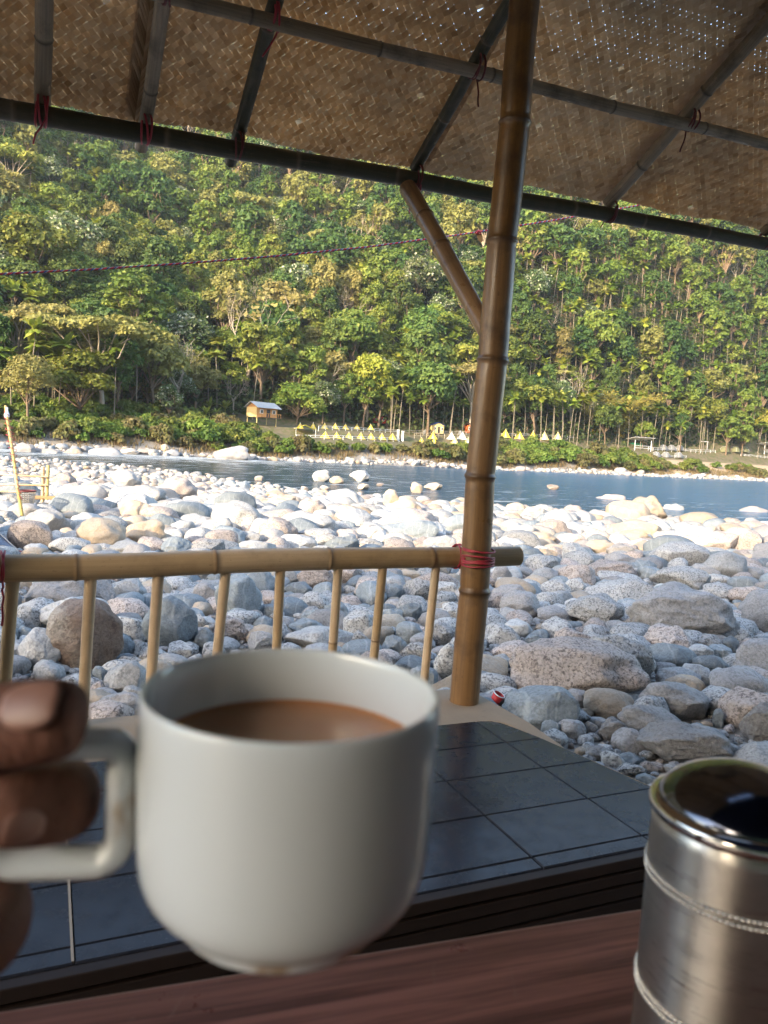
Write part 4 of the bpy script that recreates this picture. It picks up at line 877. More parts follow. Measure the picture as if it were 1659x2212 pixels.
def palm(seed, H=10.0):
    rg = np.random.default_rng(seed); mb = MB(); b = rg.normal(size=2)*.035*H; z = np.linspace(0, 1, 7)
    P = [(b[0]*q*q, b[1]*q*q, -1+q*(H+1)) for q in z]; mb.tube(P, np.linspace(.10, .07, 7), 6, cap=False); top = np.array(P[-1])
    mb.tube([top, top+[0, 0, .9]], [.10, .07], 6, cap=False)
    Q = []; T = []
    for i in range(19):
        a = i*2.4+rg.uniform(-.3, .3); el = rg.uniform(-.45, 1.25); L = rg.uniform(2.1, 2.9); d = np.array([cos(a)*cos(el), sin(a)*cos(el), sin(el)]); p = top+[0, 0, .8]; pts = [p]
        for s in range(6): p = p+d*L/6; d = d+np.array([0, 0, -.19]); d /= np.linalg.norm(d); pts.append(p)
        side = np.array([-sin(a), cos(a), 0]); tn = rg.uniform(0, 1)
        for s in range(6):
            w0 = .62*sin(pi*min(1, (s+.35)/6.3)); w1 = .62*sin(pi*min(1, (s+1.35)/6.5))*(1 if s < 5 else .2)
            for sg in (-1, 1):
                dr = np.array([0, 0, -.28]); Q.append([pts[s], pts[s]+(side*sg+dr)*w0, pts[s+1]+(side*sg+dr)*w1, pts[s+1]]); T.append(np.clip(tn+rg.uniform(-.2, .2), 0, 1))
    return [('crown', quads_mesh('crown', np.array(Q, float), np.array(T), LM['palm'])), ('trunk', mb_mesh(mb, 'trunk', BKW))]
def bare(seed, H, lm=None, r=.018):
    rg = np.random.default_rng(seed); mb = MB(); tips = []
    p = np.array([0, 0, -1.]); d = np.array([rg.normal()*.06, rg.normal()*.06, 1.]); q = p+d*H*.42; mb.tube([p, (p+q)/2+[.1, 0, 0], q], [r*H*1.3, r*H, r*H*.8], 7, cap=False)
    for k in range(5): a = k*1.3+rg.uniform(-.4, .4); dd = np.array([cos(a)*.75, sin(a)*.75, .75]); limb(mb, q-[0, 0, rg.uniform(0, .12)*H], dd/np.linalg.norm(dd), H*.24, r*H*.5, 3, rg, tips, .5, .15)
    out = [('trunk', mb_mesh(mb, 'trunk', BKP))]
    if lm:
        C = np.concatenate([np.array(tips)+rg.normal(size=(len(tips), 3))*.03*H for _ in range(3)]); Q = leaf_quads(C, rg.normal(size=C.shape)+[0, 0, .6], .30, rg); out.append(('crown', quads_mesh('crown', Q, rg.random(len(C)), LM[lm])))
    return out
def bamboo_clump(seed, H, n=26):
    rg = np.random.default_rng(seed); mb = MB(); Q = []; T = []
    for i in range(n):
        a = rg.uniform(0, 2*pi); d = np.array([cos(a)*.16, sin(a)*.16, 1.]); p = np.array([cos(a), sin(a), 0])*rg.uniform(0, .09)*H; L = H*rg.uniform(.7, 1.05); pts = [p]
        for s in range(9):
            d = d+np.array([cos(a), sin(a), 0])*.028*s-np.array([0, 0, .012*s*s*.35]); d /= np.linalg.norm(d); p = p+d*L/9; pts.append(p)
        mb.tube(pts, np.linspace(.07, .02, 10), 4, cap=False); tn = rg.random()
        for s in range(2, 10):
            c = np.array(pts[s]); k = 26; C = c+rg.normal(size=(k, 3))*np.array([.5, .5, .42])*H/9; Q.append(leaf_quads(C, rg.normal(size=(k, 3))+[0, 0, .5], .30, rg, .3)); T.append(np.clip(tn*.6+rg.uniform(0, .4, k), 0, 1))
    return [('foliage', quads_mesh('foliage', np.concatenate(Q), np.concatenate(T), LM['bamboo'])), ('stems', mb_mesh(mb, 'stems', BB_YEL))]
def banana(seed, H=3.2):
    rg = np.random.default_rng(seed); mb = MB(); mb.tube([(0, 0, -.3), (.05, 0, H*.3), (.05, .05, H*.55)], [.14, .11, .07], 7); Q = []; T = []
    for i in range(9):
        a = i*2.4; el = rg.uniform(.5, 1.35); d = np.array([cos(a)*cos(el), sin(a)*cos(el), sin(el)]); p = np.array([.05, .05, H*.52]); pts = [p]; L = H*rg.uniform(.5, .75); side = np.array([-sin(a), cos(a), 0])
        for s in range(6): p = p+d*L/6; d = d+np.array([0, 0, -.14]); d /= np.linalg.norm(d); pts.append(p)
        for s in range(6):
            w0, w1 = [.30*sin(pi*min(1, (s+e)/6.4))*H/3 for e in (.4, 1.4)]
            for sg in (-1, 1): Q.append([pts[s], pts[s]+side*sg*w0+[0, 0, .05], pts[s+1]+side*sg*w1+[0, 0, .05], pts[s+1]]); T.append(rg.uniform(.2, 1))
    return [('foliage', quads_mesh('foliage', np.array(Q, float), np.array(T), LM['palm'])), ('stem', mb_mesh(mb, 'stem', LM['bamboo']))]
def shrub(seed, Wd, H, lm, n=900, size=.20):
    rg = np.random.default_rng(seed); Q = []; T = []; mb = MB()
    for i in range(8):
        a = i*2.4; rr = Wd/2*math.sqrt((i+.3)/8)*.75; c = np.array([rr*cos(a), rr*sin(a), H*(.62-.35*(i/8))*rg.uniform(.8, 1.2)]); k = n//8
        Q.append(clump(c, Wd*.2*rg.uniform(.8, 1.3), k, size, rg, H/Wd*1.1)); T.append(np.clip(rg.random()*.6+rg.uniform(0, .4, k), 0, 1)); mb.tube([(0, 0, -.4), c*.6, c], [.06, .04, .02], 4, cap=False)
    return [('foliage', quads_mesh('foliage', np.concatenate(Q), np.concatenate(T), LM[lm])), ('stems', mb_mesh(mb, 'stems', BK))]
def plant(name, parts, label, cat, loc, rz, sc, group=None):
    t = thing(name, label, cat, loc, rz, group); t.scale = sc if hasattr(sc, '__len__') else (sc,)*3
    for nm, me in parts: link(nm, me, t)
    return t

KINDS = {
 'round': [broadleaf(k, 11, 8.5, ['mid', 'dark', 'mid', 'olive'][k % 4], 'round', 3000, .30) for k in range(6)],
 'tall': [broadleaf(20+k, 14, 6.0, ['mid', 'dark', 'olive'][k % 3], 'tall', 2800, .30) for k in range(5)],
 'umbrella': [broadleaf(40+k, 12, 11, ['olive', 'mid'][k % 2], 'umbrella', 2400, .28, BKP) for k in range(3)],
 'flower': [broadleaf(60+k, 10.5, 8.0, 'flower', 'round', 3000, .27) for k in range(3)],
 'palm': [palm(80+k, 9.5+k % 3) for k in range(6)],
 'bare': [bare(90+k, 12, None if k % 2 else 'olive') for k in range(4)],
}
LABK = {'round': ('broadleaf_tree', ['rounded mid green tree', 'rounded deep green tree', 'dense mid green tree', 'rounded olive tree', 'broad mid green tree', 'broad deep green tree'], 'broadleaf trees on the forested slope'),
        'tall': ('broadleaf_tree', ['tall narrow green tree', 'tall narrow deep green tree', 'tall narrow olive tree', 'slender mid green tree', 'slender deep green tree'], 'broadleaf trees on the forested slope'),
        'umbrella': ('broadleaf_tree', ['flat topped olive tree with pale limbs', 'flat topped green tree with pale limbs', 'wide airy olive tree'], 'broadleaf trees on the forested slope'),
        'flower': ('flowering_tree', ['tree dusted with pale blossom', 'rounded tree with creamy blossom', 'broad tree speckled with white blossom'], 'blossoming trees on the forested slope'),
        'palm': ('areca_palm', ['slender areca palm with pale trunk'], 'areca palms on the slope'),
        'bare': ('bare_tree', ['pale tree with sparse leaves', 'bare tree with grey branches'], 'leafless trees on the slope')}
def tree_zone(X, Y):
    r = 'high on the slope' if Y < 520 else 'halfway up the slope' if Y < 720 else 'low on the slope'
    if X < 250: w = 'above the left shore'
    elif X < 480: w = 'by the gully'
    elif X < 660: w = 'above the hut'
    elif X < 880: w = 'above the yellow tents'
    elif X < 1060: w = 'behind the brace'
    elif X < 1240: w = 'right of the post'
    elif X < 1430: w = 'above the bamboo clump'
    else: w = 'above the dome tents'
    return r+', '+w
# hand-set trees near the far bank: (kind, variant, foot x, foot y, height in px, width factor, label)
def at_bank(x, y): return hit(x, y)
CLEAR = []
def set_tree(name, parts, x, y, hpx, H, label, cat, group, wide=1.0, rz=None):
    p = at_bank(x, y); d = (p-CAM) @ F; s = hpx*d/FPX/H; s_, t_ = bank_st(p[0], p[1]); CLEAR.append((p[0], p[1], 2.5))
    return plant(name, parts, label, cat, p, random.uniform(0, 6) if rz is None else rz, (s*wide, s*wide, s), group)
set_tree('broadleaf_tree', broadleaf(201, 12, 12, 'olive', 'umbrella', 4200, .26, BKP), 225, 912, 225, 12, 'big spreading olive tree with crooked pale limbs over the dark gully edge', 'tree', None, 1.25)
set_tree('broadleaf_tree', broadleaf(202, 11, 9, 'mid', 'low', 3600, .28), 160, 910, 165, 10, 'large vine covered tree standing over the left shore bushes', 'tree', None, 1.25)
set_tree('broadleaf_tree', broadleaf(203, 11, 9, 'olive', 'tall', 2600, .27), 60, 912, 165, 13, 'thin brownish olive tree on leaning stems near the lamp pole', 'tree', None, 1.1)
set_tree('bare_tree', bare(204, 12, None), 383, 905, 190, 11, 'bare grey tree with forked white limbs left of the stilted hut', 'tree', None)
set_tree('bare_tree', bare(205, 12, 'olive'), 527, 845, 225, 11, 'tall pale airy tree rising behind the stilted hut', 'tree', None, 1.15)
set_tree('broadleaf_tree', broadleaf(206, 11, 8, 'yellow', 'round', 3000, .28, BKP), 792, 915, 150, 11, 'bright yellow green tree on a pale trunk behind the yellow tents', 'tree', None, 1.0)
set_tree('flowering_tree', broadleaf(207, 9, 8, 'flower', 'round', 3000, .26), 697, 915, 90, 9, 'compact tree full of white blossom right of the stilted hut', 'tree', None, 1.0)
set_tree('broadleaf_tree', broadleaf(208, 8, 9, 'mid', 'low', 3000, .26), 640, 915, 88, 8, 'low dense green tree leaning over the yellow canopy', 'tree', None, 1.2)
set_tree('flowering_tree', broadleaf(209, 8, 4, 'flower', 'tall', 900, .24), 362, 920, 92, 8, 'small crooked tree with pale leaf tufts at the gully mouth', 'tree', None, 1.2)
set_tree('broadleaf_tree', broadleaf(210, 9, 10, 'mid', 'low', 3600, .28), 1140, 930, 110, 8, 'spreading green tree behind the tents right of the post', 'tree', None, 1.1)
set_tree('bare_tree', bare(211, 12, None, .02), 1232, 935, 150, 11, 'dead reddish grey tree left of the yellow bamboo clump', 'tree', None, .8)
set_tree('bamboo_clump', bamboo_clump(212, 11, 34), 1335, 945, 112, 10, 'large feathery yellow green bamboo clump above the green shed', 'bamboo', None, 1.25)
set_tree('bamboo_clump', bamboo_clump(213, 11, 22), 1285, 940, 85, 10, 'smaller yellow green bamboo clump beside the big one', 'bamboo', None, 1.0)
set_tree('broadleaf_tree', broadleaf(214, 9, 8, 'yellow', 'low', 3000, .28), 1640, 960, 80, 8, 'yellow green bushy tree by the white canopy at the right edge', 'tree', None, 1.2)
set_tree('broadleaf_tree', broadleaf(215, 9, 9, 'mid', 'round', 3000, .26), 1520, 945, 85, 9, 'light green tree behind the white gate frame', 'tree', None, 1.1)
set_tree('broadleaf_tree', broadleaf(216, 11, 8, 'dark', 'round', 3200, .28), 1020, 915, 60, 10, 'leafy green tree half hidden by the post beside the orange hut', 'tree', None, 1.1)
for i, (x, y, h) in enumerate(((468, 912, 34), (485, 905, 42), (445, 912, 36), (372, 928, 26), (1118, 950, 20), (1432, 930, 46), (1445, 940, 30), (452, 900, 40))):
    set_tree('banana_plant', banana(230+i), x, y, h, 3.4, ['banana plant with arching leaves left of the stilted hut', 'tall banana plant nearest the hut', 'banana plant among the rocks of the gully', 'small banana plant at the shore clearing', 'banana plant beside the tents right of the post', 'blue green banana plant among the palm trunks', 'low banana plant behind the fence by the dome tents', 'banana plant under the bare grey tree'][i], 'banana plant', 'banana plants along the far bank')

def inview(X, Y, m=60): return -m < X < 1659+m and Y < 1000
TG = {}
def tfree(x, y, r):
    i, j = int(x//12), int(y//12)
    for a in (-1, 0, 1):
        for b in (-1, 0, 1):
            for (X, Y, q) in TG.get((i+a, j+b), ()):
                if (X-x)**2+(Y-y)**2 < (.5*(r+q))**2: return False
    return True
def palmness(s, t, X, Y, pn_):
    """where the betel palm groves stand"""
    g = .5+.5*pn_; w = .05
    if X > 1080 and 560 < Y < 960: w = 1.15*min(1, (X-1080)/60)*(1 if Y < 900 else 1.4)
    if 840 < X < 1010 and Y > 740: w = 2.2
    if 380 < X < 560 and Y > 760: w = 1.1
    if X < 130 and Y > 620: w = 1.1
    if 60 < X < 330 and 330 < Y < 500: w = 1.0
    return w*(.5+g)
TREES = []
rt = random.Random(17)
def candidates(k):
    rr = np.random.default_rng(21); t = 20+rr.random(k)**1.25*407; s = rr.uniform(-260, 460, k); x, y = bank_xy(s, t); z = terrain(x, y); pn_ = palm_noise(s, t)
    dx, dz = x, z+6-CAMZ; D = dx*F[0]+y*F[1]+dz*F[2]; X = CX+FPX*(dx*R[0]+y*R[1]+dz*R[2])/D; Y = CY-FPX*(dx*U[0]+y*U[1]+dz*U[2])/D
    ok = (y > 40) & (D > 60) & (X > -130) & (X < 1790) & (Y < 1000) & (Y > 235+X*.185-190); tm = t+.62*np.clip(s-25, 0, 400)*np.clip((t-22)/45, 0, 1)
    return [v[ok] for v in (s, tm, x, y, z, X, Y, D, pn_)]
def palm_noise(s, t): return hnoise(s+7, t, 30)
for s, t, x, y, z, X, Y, D, pn_ in zip(*candidates(170000)):
    if t < 27 and X > 440: continue
    if t < 44 and not (X < 390 or X > 1060 or 840 < X < 1010) and t < 40: continue
    if t < 33 and X > 840: continue
    if X > 1060 and t < 40 and rt.random() < .4: continue
    if -24 < s-(-18) < 6 and t < 70 and 270 < X < 420 and rt.random() < .8: continue
    pw = palmness(s, t, X, Y, pn_)
    if rt.random() < pw/(pw+1.0)*.85: kd = 'palm'
    else: kd = rt.choices(['round', 'tall', 'umbrella', 'flower', 'bare'], [.42, .30, .07, .11 if X < 900 else .05, .04])[0]
    if kd != 'palm' and t < (24 if X < 440 else 36): continue
    sc = rt.lognormvariate(.02, .26); r = {'palm': 2.7, 'round': 5.4*sc, 'tall': 4.2*sc, 'umbrella': 7.0*sc, 'flower': 6.0*sc, 'bare': 6}[kd]*rt.uniform(.85, 1.1)
    if kd == 'palm': sc = rt.uniform(.78, 1.12)
    if any((cx_-x)**2+(cy_-y)**2 < (cr+r*.25)**2 for cx_, cy_, cr in CLEAR) or not tfree(x, y, r): continue
    TG.setdefault((int(x//12), int(y//12)), []).append((x, y, r)); TREES.append((D, kd, x, y, z, X, Y, min(2.0, sc*(1.36 if kd != 'palm' else 1.12))))
TREES.sort(); count = {}; REST = []; LAB = {}
for D, kd, x, y, z, X, Y, sc in TREES:
    cls = LABK[kd][0]; cap = {'broadleaf_tree': 280, 'areca_palm': 300, 'flowering_tree': 140, 'bare_tree': 70}[cls]
    vis = -30 < X < 1690 and Y > 235+X*.185-60
    i = rt.randrange(len(KINDS[kd]))
    if vis and count.get(cls, 0) < cap:
        count[cls] = count.get(cls, 0)+1; adj = LABK[kd][1]; a = adj[i % len(adj)]
        if kd == 'palm': a = ('leaning ' if i % 3 == 1 else 'tall ' if i % 3 == 2 else '')+a
        plant(cls, KINDS[kd][i], f'{a} {tree_zone(X, Y)}', 'palm' if kd == 'palm' else 'tree', (x, y, z), rt.uniform(0, 6.28), (sc*rt.uniform(.9, 1.15), sc*rt.uniform(.9, 1.15), sc*rt.uniform(.9, 1.1)), LABK[kd][2])
    else: REST.append((kd, i, x, y, z, sc))
print('trees', len(TREES), count, 'rest', len(REST))
def added_shade_slope():
    """wooded slope added out of view behind the shelter to shade the near stones"""
    tanp = tan(SUN_EL); sh = SDIR[:2]/np.linalg.norm(SDIR[:2]); sv = -(sh @ EV[:2]); vr = -95.0
    top = (SHADE_V-vr)/sv*tanp-1.2  # added slope's height, set by where its shade on the stones should end
    us = np.linspace(-420, 260, 341); fr = np.array([0, .12, .3, .5, .7, .86, .95, 1.0, 1.05, 1.2, 1.6]); V = []
    for f in fr:
        v = -22+(vr+22)*f; e = .22*hnoise(us, us*0+f*9, 9)+.14*hnoise(us*1.7, us*0, 2.3)
        z = (top*np.clip(f, 0, 1)-max(0, f-1)*60)+(e*14*(.4+.6*min(1, f)) if f < .99 or f > 1.01 else e*7)
        V.append(np.stack([EU[0]*us+EV[0]*v, EU[1]*us+EV[1]*v, z-(2 if f == 0 else 0)], 1))
    nx = len(us); V = np.concatenate(V); i = (np.arange(nx-1)[None]+nx*np.arange(len(fr)-1)[:, None]).ravel()
    m, nt, b = newmat('shade_slope_green', .9, spec=.1); n = N(nt); n.l(n.mix(n.ramp(n.noise(n.n('NewGeometry').outputs['Position'], .25, 6, .7), [(.35, 0), (.65, 1)]), (.03, .05, .018), (.10, .12, .04)), b.inputs['Base Color'])
    tag(link('shade_slope', np_mesh('shade_slope', V, np.stack([i, i+1, i+1+nx, i+nx], 1), smooth=True), None, m), kind='structure')
SHADE_V = 11.6
added_shade_slope()
def mesh_arrays(me):
    V = np.empty(len(me.vertices)*3, np.float32); me.vertices.foreach_get('co', V); L = np.empty(len(me.loops), np.int32); me.loops.foreach_get('vertex_index', L)
    t = np.zeros(len(me.polygons), np.float32); at = me.attributes.get('tone')
    if at and at.domain == 'FACE': at.data.foreach_get('value', t)
    return V.reshape(-1, 3), L.reshape(-1, 4), t
def far_forest():
    cache = {}; mats = []; AV = []; AF = []; AT = []; AM = []; base = 0; rr = np.random.default_rng(5)
    for kd, i, x, y, z, sc in REST:
        for nm, me in KINDS[kd][i]:
            key = (kd, i, nm)
            if key not in cache:
                m = me.materials[0]
                if m not in mats: mats.append(m)
                V, L, t = mesh_arrays(me)
                cache[key] = (V, L, t, mats.index(m))
            V, L, t, mi = cache[key]; far = math.hypot(x, y) > 60
            if nm == 'crown' and kd != 'palm' and far:
                keep = rr.random(len(L)) < .48; L = L[keep]; t = t[keep]; c = V[L].mean(1, keepdims=True); Vq = (V[L]-c)*1.35+c; V = Vq.reshape(-1, 3); L = np.arange(len(V)).reshape(-1, 4)
            a = rr.uniform(0, 6.28); Q = V*sc; Q = np.stack([Q[:, 0]*cos(a)-Q[:, 1]*sin(a)+x, Q[:, 0]*sin(a)+Q[:, 1]*cos(a)+y, Q[:, 2]+z], 1)
            AV.append(Q); AF.append(L+base); AT.append(np.clip(t*.8+rr.uniform(-.1, .25), 0, 1)); AM.append(np.full(len(L), mi)); base += len(V)
    me = np_mesh('forest', np.concatenate(AV), np.concatenate(AF), {'tone': np.concatenate(AT)}, False, np.concatenate(AM))
    tag(link('forest', me, None, mats), 'dense mixed green forest covering the upper mountainside', kind='stuff'); print('forest quads', len(me.polygons))
far_forest()
# undergrowth on the slope, bushes and dry grass on the bank
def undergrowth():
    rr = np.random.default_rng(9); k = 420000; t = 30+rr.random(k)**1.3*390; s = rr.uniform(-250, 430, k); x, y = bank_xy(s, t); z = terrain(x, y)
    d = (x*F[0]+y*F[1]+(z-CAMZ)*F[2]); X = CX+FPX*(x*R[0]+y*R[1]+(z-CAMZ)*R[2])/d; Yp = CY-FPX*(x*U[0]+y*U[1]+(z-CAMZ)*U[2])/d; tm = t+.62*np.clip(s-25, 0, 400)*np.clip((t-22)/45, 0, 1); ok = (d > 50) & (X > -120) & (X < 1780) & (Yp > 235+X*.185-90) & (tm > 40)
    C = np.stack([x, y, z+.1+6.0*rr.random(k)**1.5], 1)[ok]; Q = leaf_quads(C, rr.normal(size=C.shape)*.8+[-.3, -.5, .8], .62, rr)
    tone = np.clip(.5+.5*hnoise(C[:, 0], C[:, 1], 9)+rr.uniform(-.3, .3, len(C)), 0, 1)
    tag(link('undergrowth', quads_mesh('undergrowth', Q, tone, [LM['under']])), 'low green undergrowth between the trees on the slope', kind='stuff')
undergrowth()
def grass():
    rr = np.random.default_rng(10); m = leaf_mat('dry_grass_blades', [(.22, .16, .07), (.28, .21, .10), (.16, .15, .05)], .3)
    k = 16000; s = rr.uniform(-70, 170, k); t = rr.triangular(1.5, 4, 8.5, k); cl = hnoise(s, t*3, 4)+.5*hnoise(s+3, t, 1.7); ok = cl+rr.normal(size=k)*.25 > -.15; s, t = s[ok], t[ok]; k = len(s)
    x, y = bank_xy(s, t); z = terrain(x, y); a = rr.uniform(0, 6.28, k); h = rr.uniform(.4, 1.2, k); w = rr.uniform(.05, .12, k); ln = rr.normal(size=(k, 2))*.25
    b0 = np.stack([x-np.cos(a)*w, y-np.sin(a)*w, z-.05], 1); b1 = np.stack([x+np.cos(a)*w, y+np.sin(a)*w, z-.05], 1); tp = np.stack([x+ln[:, 0], y+ln[:, 1], z+h], 1)
    Q = np.stack([b0, b1, tp+np.stack([np.cos(a)*.01, np.sin(a)*.01, a*0], 1), tp], 1)
    tag(link('dry_grass', quads_mesh('dry_grass', Q, rr.random(k), m)), 'dry straw coloured grass along the far waterline', kind='stuff')
grass()
SH = [shrub(300+k, 3.2, 2.2, ['shrub', 'shrub', 'brush', 'shrub', 'mid'][k % 5]) for k in range(7)]
SHA = ['bright green bush', 'leafy green bush', 'brownish green bush', 'rounded green bush', 'deep green bush', 'vine covered bush', 'sprawling bush']
def bank_zone(X):
    for lim, w in ((130, 'behind the lamp pole'), (250, 'over the left shore boulders'), (430, 'below the dark gully'), (530, 'over the great shore boulder'), (640, 'below the stilted hut'), (760, 'below the first yellow tents'), (880, 'below the tent rows'), (1010, 'below the white tents'), (1200, 'right of the post below the tents'), (1350, 'below the yellow bamboo clump'), (1480, 'below the dome tents')):
        if X < lim: return w
    return 'on the pale sandbank'
ns = 0; SG = []
for _ in range(9000):
    s = rt.uniform(-75, 150); t = rt.triangular(3.6, 15.5, 9) if s > -22 or rt.random() < .55 else rt.uniform(14, 30); x, y = bank_xy(s, t); z = gz(x, y); X, Y, D = proj((x, y, z+1))
    if not (-40 < X < 1700) or ns > 300: continue
    sc = rt.uniform(.75, 1.45)*(1.25 if X < 900 else 1.15); top = proj((x, y, z+2.2*sc))[1]
    if X > 1445 and (rt.random() < .88 or t > 10): continue
    if 1360 < X < 1480 and (t > 9): continue
    if 1050 < X <= 1360: sc *= 1.15
    if t > 15.5: top = 999
    lim = np.interp(X, [0, 100, 250, 420, 450, 540, 640, 760, 1000, 1060, 1300, 1400, 1659], [905, 895, 895, 895, 900, 922, 945, 952, 960, 945, 942, 975, 980])
    if top < lim-6: continue
    if any((a-x)**2+(b-y)**2 < (.95*(q+sc)*.75)**2 for a, b, q in SG): continue
    SG.append((x, y, sc)); ns += 1; i = rt.choice((2, 2, 6, 0)) if t < 7.5 else rt.choice((0, 1, 3, 4, 5, 0, 2))
    plant('shrub', SH[i], f'{["small", "middling", "large"][0 if sc < .85 else 1 if sc < 1.15 else 2]} {SHA[i]} {bank_zone(X)}{", near the water" if t < 7.5 else ", on the bank top" if t > 12 else ""}', 'bush', (x, y, z-.2), rt.uniform(0, 6.28), (sc, sc, sc*rt.uniform(.85, 1.25)), 'bushes along the far bank')
for i, (x, y, h, w) in enumerate(((130, 925, 50, 1.0), (152, 930, 36, 1.5), (438, 950, 66, .9), (452, 965, 55, 1.2), (60, 935, 34, 1.6), (210, 940, 36, 1.5), (250, 945, 30, 1.6))):
    set_tree('shrub', SH[[0, 1, 3, 5, 0, 1, 3][i]], x, y, h, 2.6, ['tall vine draped bush with bright leaves on the left bank', 'wide bright bush beside the vine draped one', 'tall leafy bush above the great shore boulder', 'broad bush beside the great shore boulder', 'broad bush behind the bulb of the lamp pole', 'low bright bush below the big olive tree', 'low dense bush at the edge of the dark gully'][i], 'bush', 'bushes along the far bank', w)
print('shrubs', ns)

# ================================================================ THE CAMP ON THE FAR BANK
def plain(name, col, rough=.7, var=.12, sc=2.0):
    m, nt, b = newmat(name, rough, spec=.3); n = N(nt); c2 = tuple(v*(1-var*2) for v in col)
    n.l(n.mix(n.noise(n.n('NewGeometry').outputs['Position'], sc, 5, .7), col, c2), b.inputs['Base Color']); return m
def cloth(name, col):
    m, nt, b = newmat(name, .7, col, spec=.2); n = N(nt); tr = n.n('BsdfTranslucent'); tr.inputs[0].default_value = (*col, 1); mx = n.n('MixShader'); mx.inputs[0].default_value = .3
    n.l(b.outputs[0], mx.inputs[1]); n.l(tr.outputs[0], mx.inputs[2]); n.l(mx.outputs[0], nt.nodes['Material Output'].inputs[0]); return m
TY = cloth('yellow_canvas', (.74, .60, .09)); TP = cloth('pale_yellow_canvas', (.74, .64, .28)); TW = cloth('white_canvas', (.74, .74, .72)); TG_ = cloth('grey_canvas', (.22, .225, .23)); TO = cloth('olive_canvas', (.20, .20, .11))
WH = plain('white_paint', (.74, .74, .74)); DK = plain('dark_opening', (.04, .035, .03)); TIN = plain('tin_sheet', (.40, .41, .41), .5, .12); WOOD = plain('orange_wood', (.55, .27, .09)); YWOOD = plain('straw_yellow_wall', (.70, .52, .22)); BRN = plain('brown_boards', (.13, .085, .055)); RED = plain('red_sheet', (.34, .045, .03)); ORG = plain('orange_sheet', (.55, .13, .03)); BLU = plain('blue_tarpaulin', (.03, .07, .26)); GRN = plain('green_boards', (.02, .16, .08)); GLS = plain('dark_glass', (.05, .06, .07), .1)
STONE = plain('dry_stone', (.24, .19, .14), .9, .3, 1.2)
def foot(x, y, w): p = hit(x, y); d = (p-CAM) @ F; return p, w*d/FPX, d
def tent(x, y, w, h, mat, label, group, flap=None):
    p, sx, d = foot(x, y, w); sx *= 1.02; hz = h*d/FPX*1.1; t = thing('camping_tent', label, 'tent', p, -atan2(p[0], p[1])+random.uniform(-.22, .22), group)
    mb = MB(); n = 7; hw = sx/2; dp = sx*.42
    def prof(q): return (1-abs(q))**1.35*.93+.07*(1-abs(q))
    V = []; Fs = []
    for jj, (yy, k) in enumerate(((-dp, .97), (-dp*.45, 1.0), (dp*.45, .85), (dp, .55))):
        for i in range(2*n+1): q = i/n-1; V.append((q*hw, yy, prof(q)*hz*k-.05))
    for jj in range(3):
        for i in range(2*n): a = jj*(2*n+1)+i; Fs.append((a, a+1, a+2*n+2, a+2*n+1))
    V2 = [(-hw*.98, dp*.99, -.05), (hw*.98, dp*.99, -.05), (0, dp*.99, hz*.53)]
    mb.add(V, Fs, 0, smooth=False); b0 = len(mb.v); mb.add([(x_*.97, -dp*.93, z_) for x_, _, z_ in V[:2*n+1]]+[(0, -dp*.93, -.05)], [(i, i+1, 2*n+1) for i in range(2*n)], 0, smooth=False); mb.add(V2, [(0, 1, 2)], smooth=False)
    mb.build('canopy', mat, t)
    mb = MB(); o = [(-hw*.34, -dp*.95, -.02), (hw*.30, -dp*.95, -.02), (hw*.04, -dp*.95, hz*.62)]; mb.add(o, [(0, 1, 2)], smooth=False); mb.build('door_flap', TP if mat is TY else TW, t)
    mb = MB(); mb.tube([(0, -dp*.97, -.1), (0, -dp*.97, hz*1.06)], .03, 6); mb.build('pole', WH, t); return t
for i, x in enumerate((648, 676, 700, 723, 746, 771, 800)): tent(x, 925+i*.5, 17, 11.5, TY, f'small yellow tent on the upper terrace, {["first", "second", "third", "fourth", "fifth", "sixth", "seventh"][i]} along its row from the hut', 'yellow tents in the upper row')
for i, x in enumerate((701, 727, 753, 778, 802, 825, 846)): tent(x, 946+i*.7, 22, 13.5, TY, f'yellow tent on the lower terrace, {["first", "second", "third", "fourth", "fifth", "sixth", "last"][i]} along its row behind white fence', 'yellow tents in the lower row')
for x, y, m, l in ((909, 961, TY, 'yellow tent beside the bushes, left end of the middle camp group'), (937, 961, TY, 'wide yellow tent in the middle camp group below the blue roofed hut'), (983, 960, TP, 'pale yellow tent in the middle camp group'), (1009, 961, TP, 'pale yellow tent next to the bamboo post'), (934, 948, TY, 'deep yellow tent directly under the blue roofed hut'), (974, 949, TW, 'white tent left of its white twin, near the post'), (997, 949, TW, 'white tent closest to the bamboo post')):
    tent(x, y, 22, 15, m, l, 'tents of the middle camp')
for x, y, m, l in ((1090, 945, TY, 'yellow tent half hidden by the post'), (1122, 948, TY, 'bright yellow tent, second right of the post'), (1152, 949, TY, 'yellow tent between two others right of the post'), (1176, 950, TP, 'pale yellow tent third in the row right of the post'), (1204, 950, TP, 'whitish yellow tent at the right end of its row')):
    tent(x, y, 24, 17, m, l, 'tents right of the post')
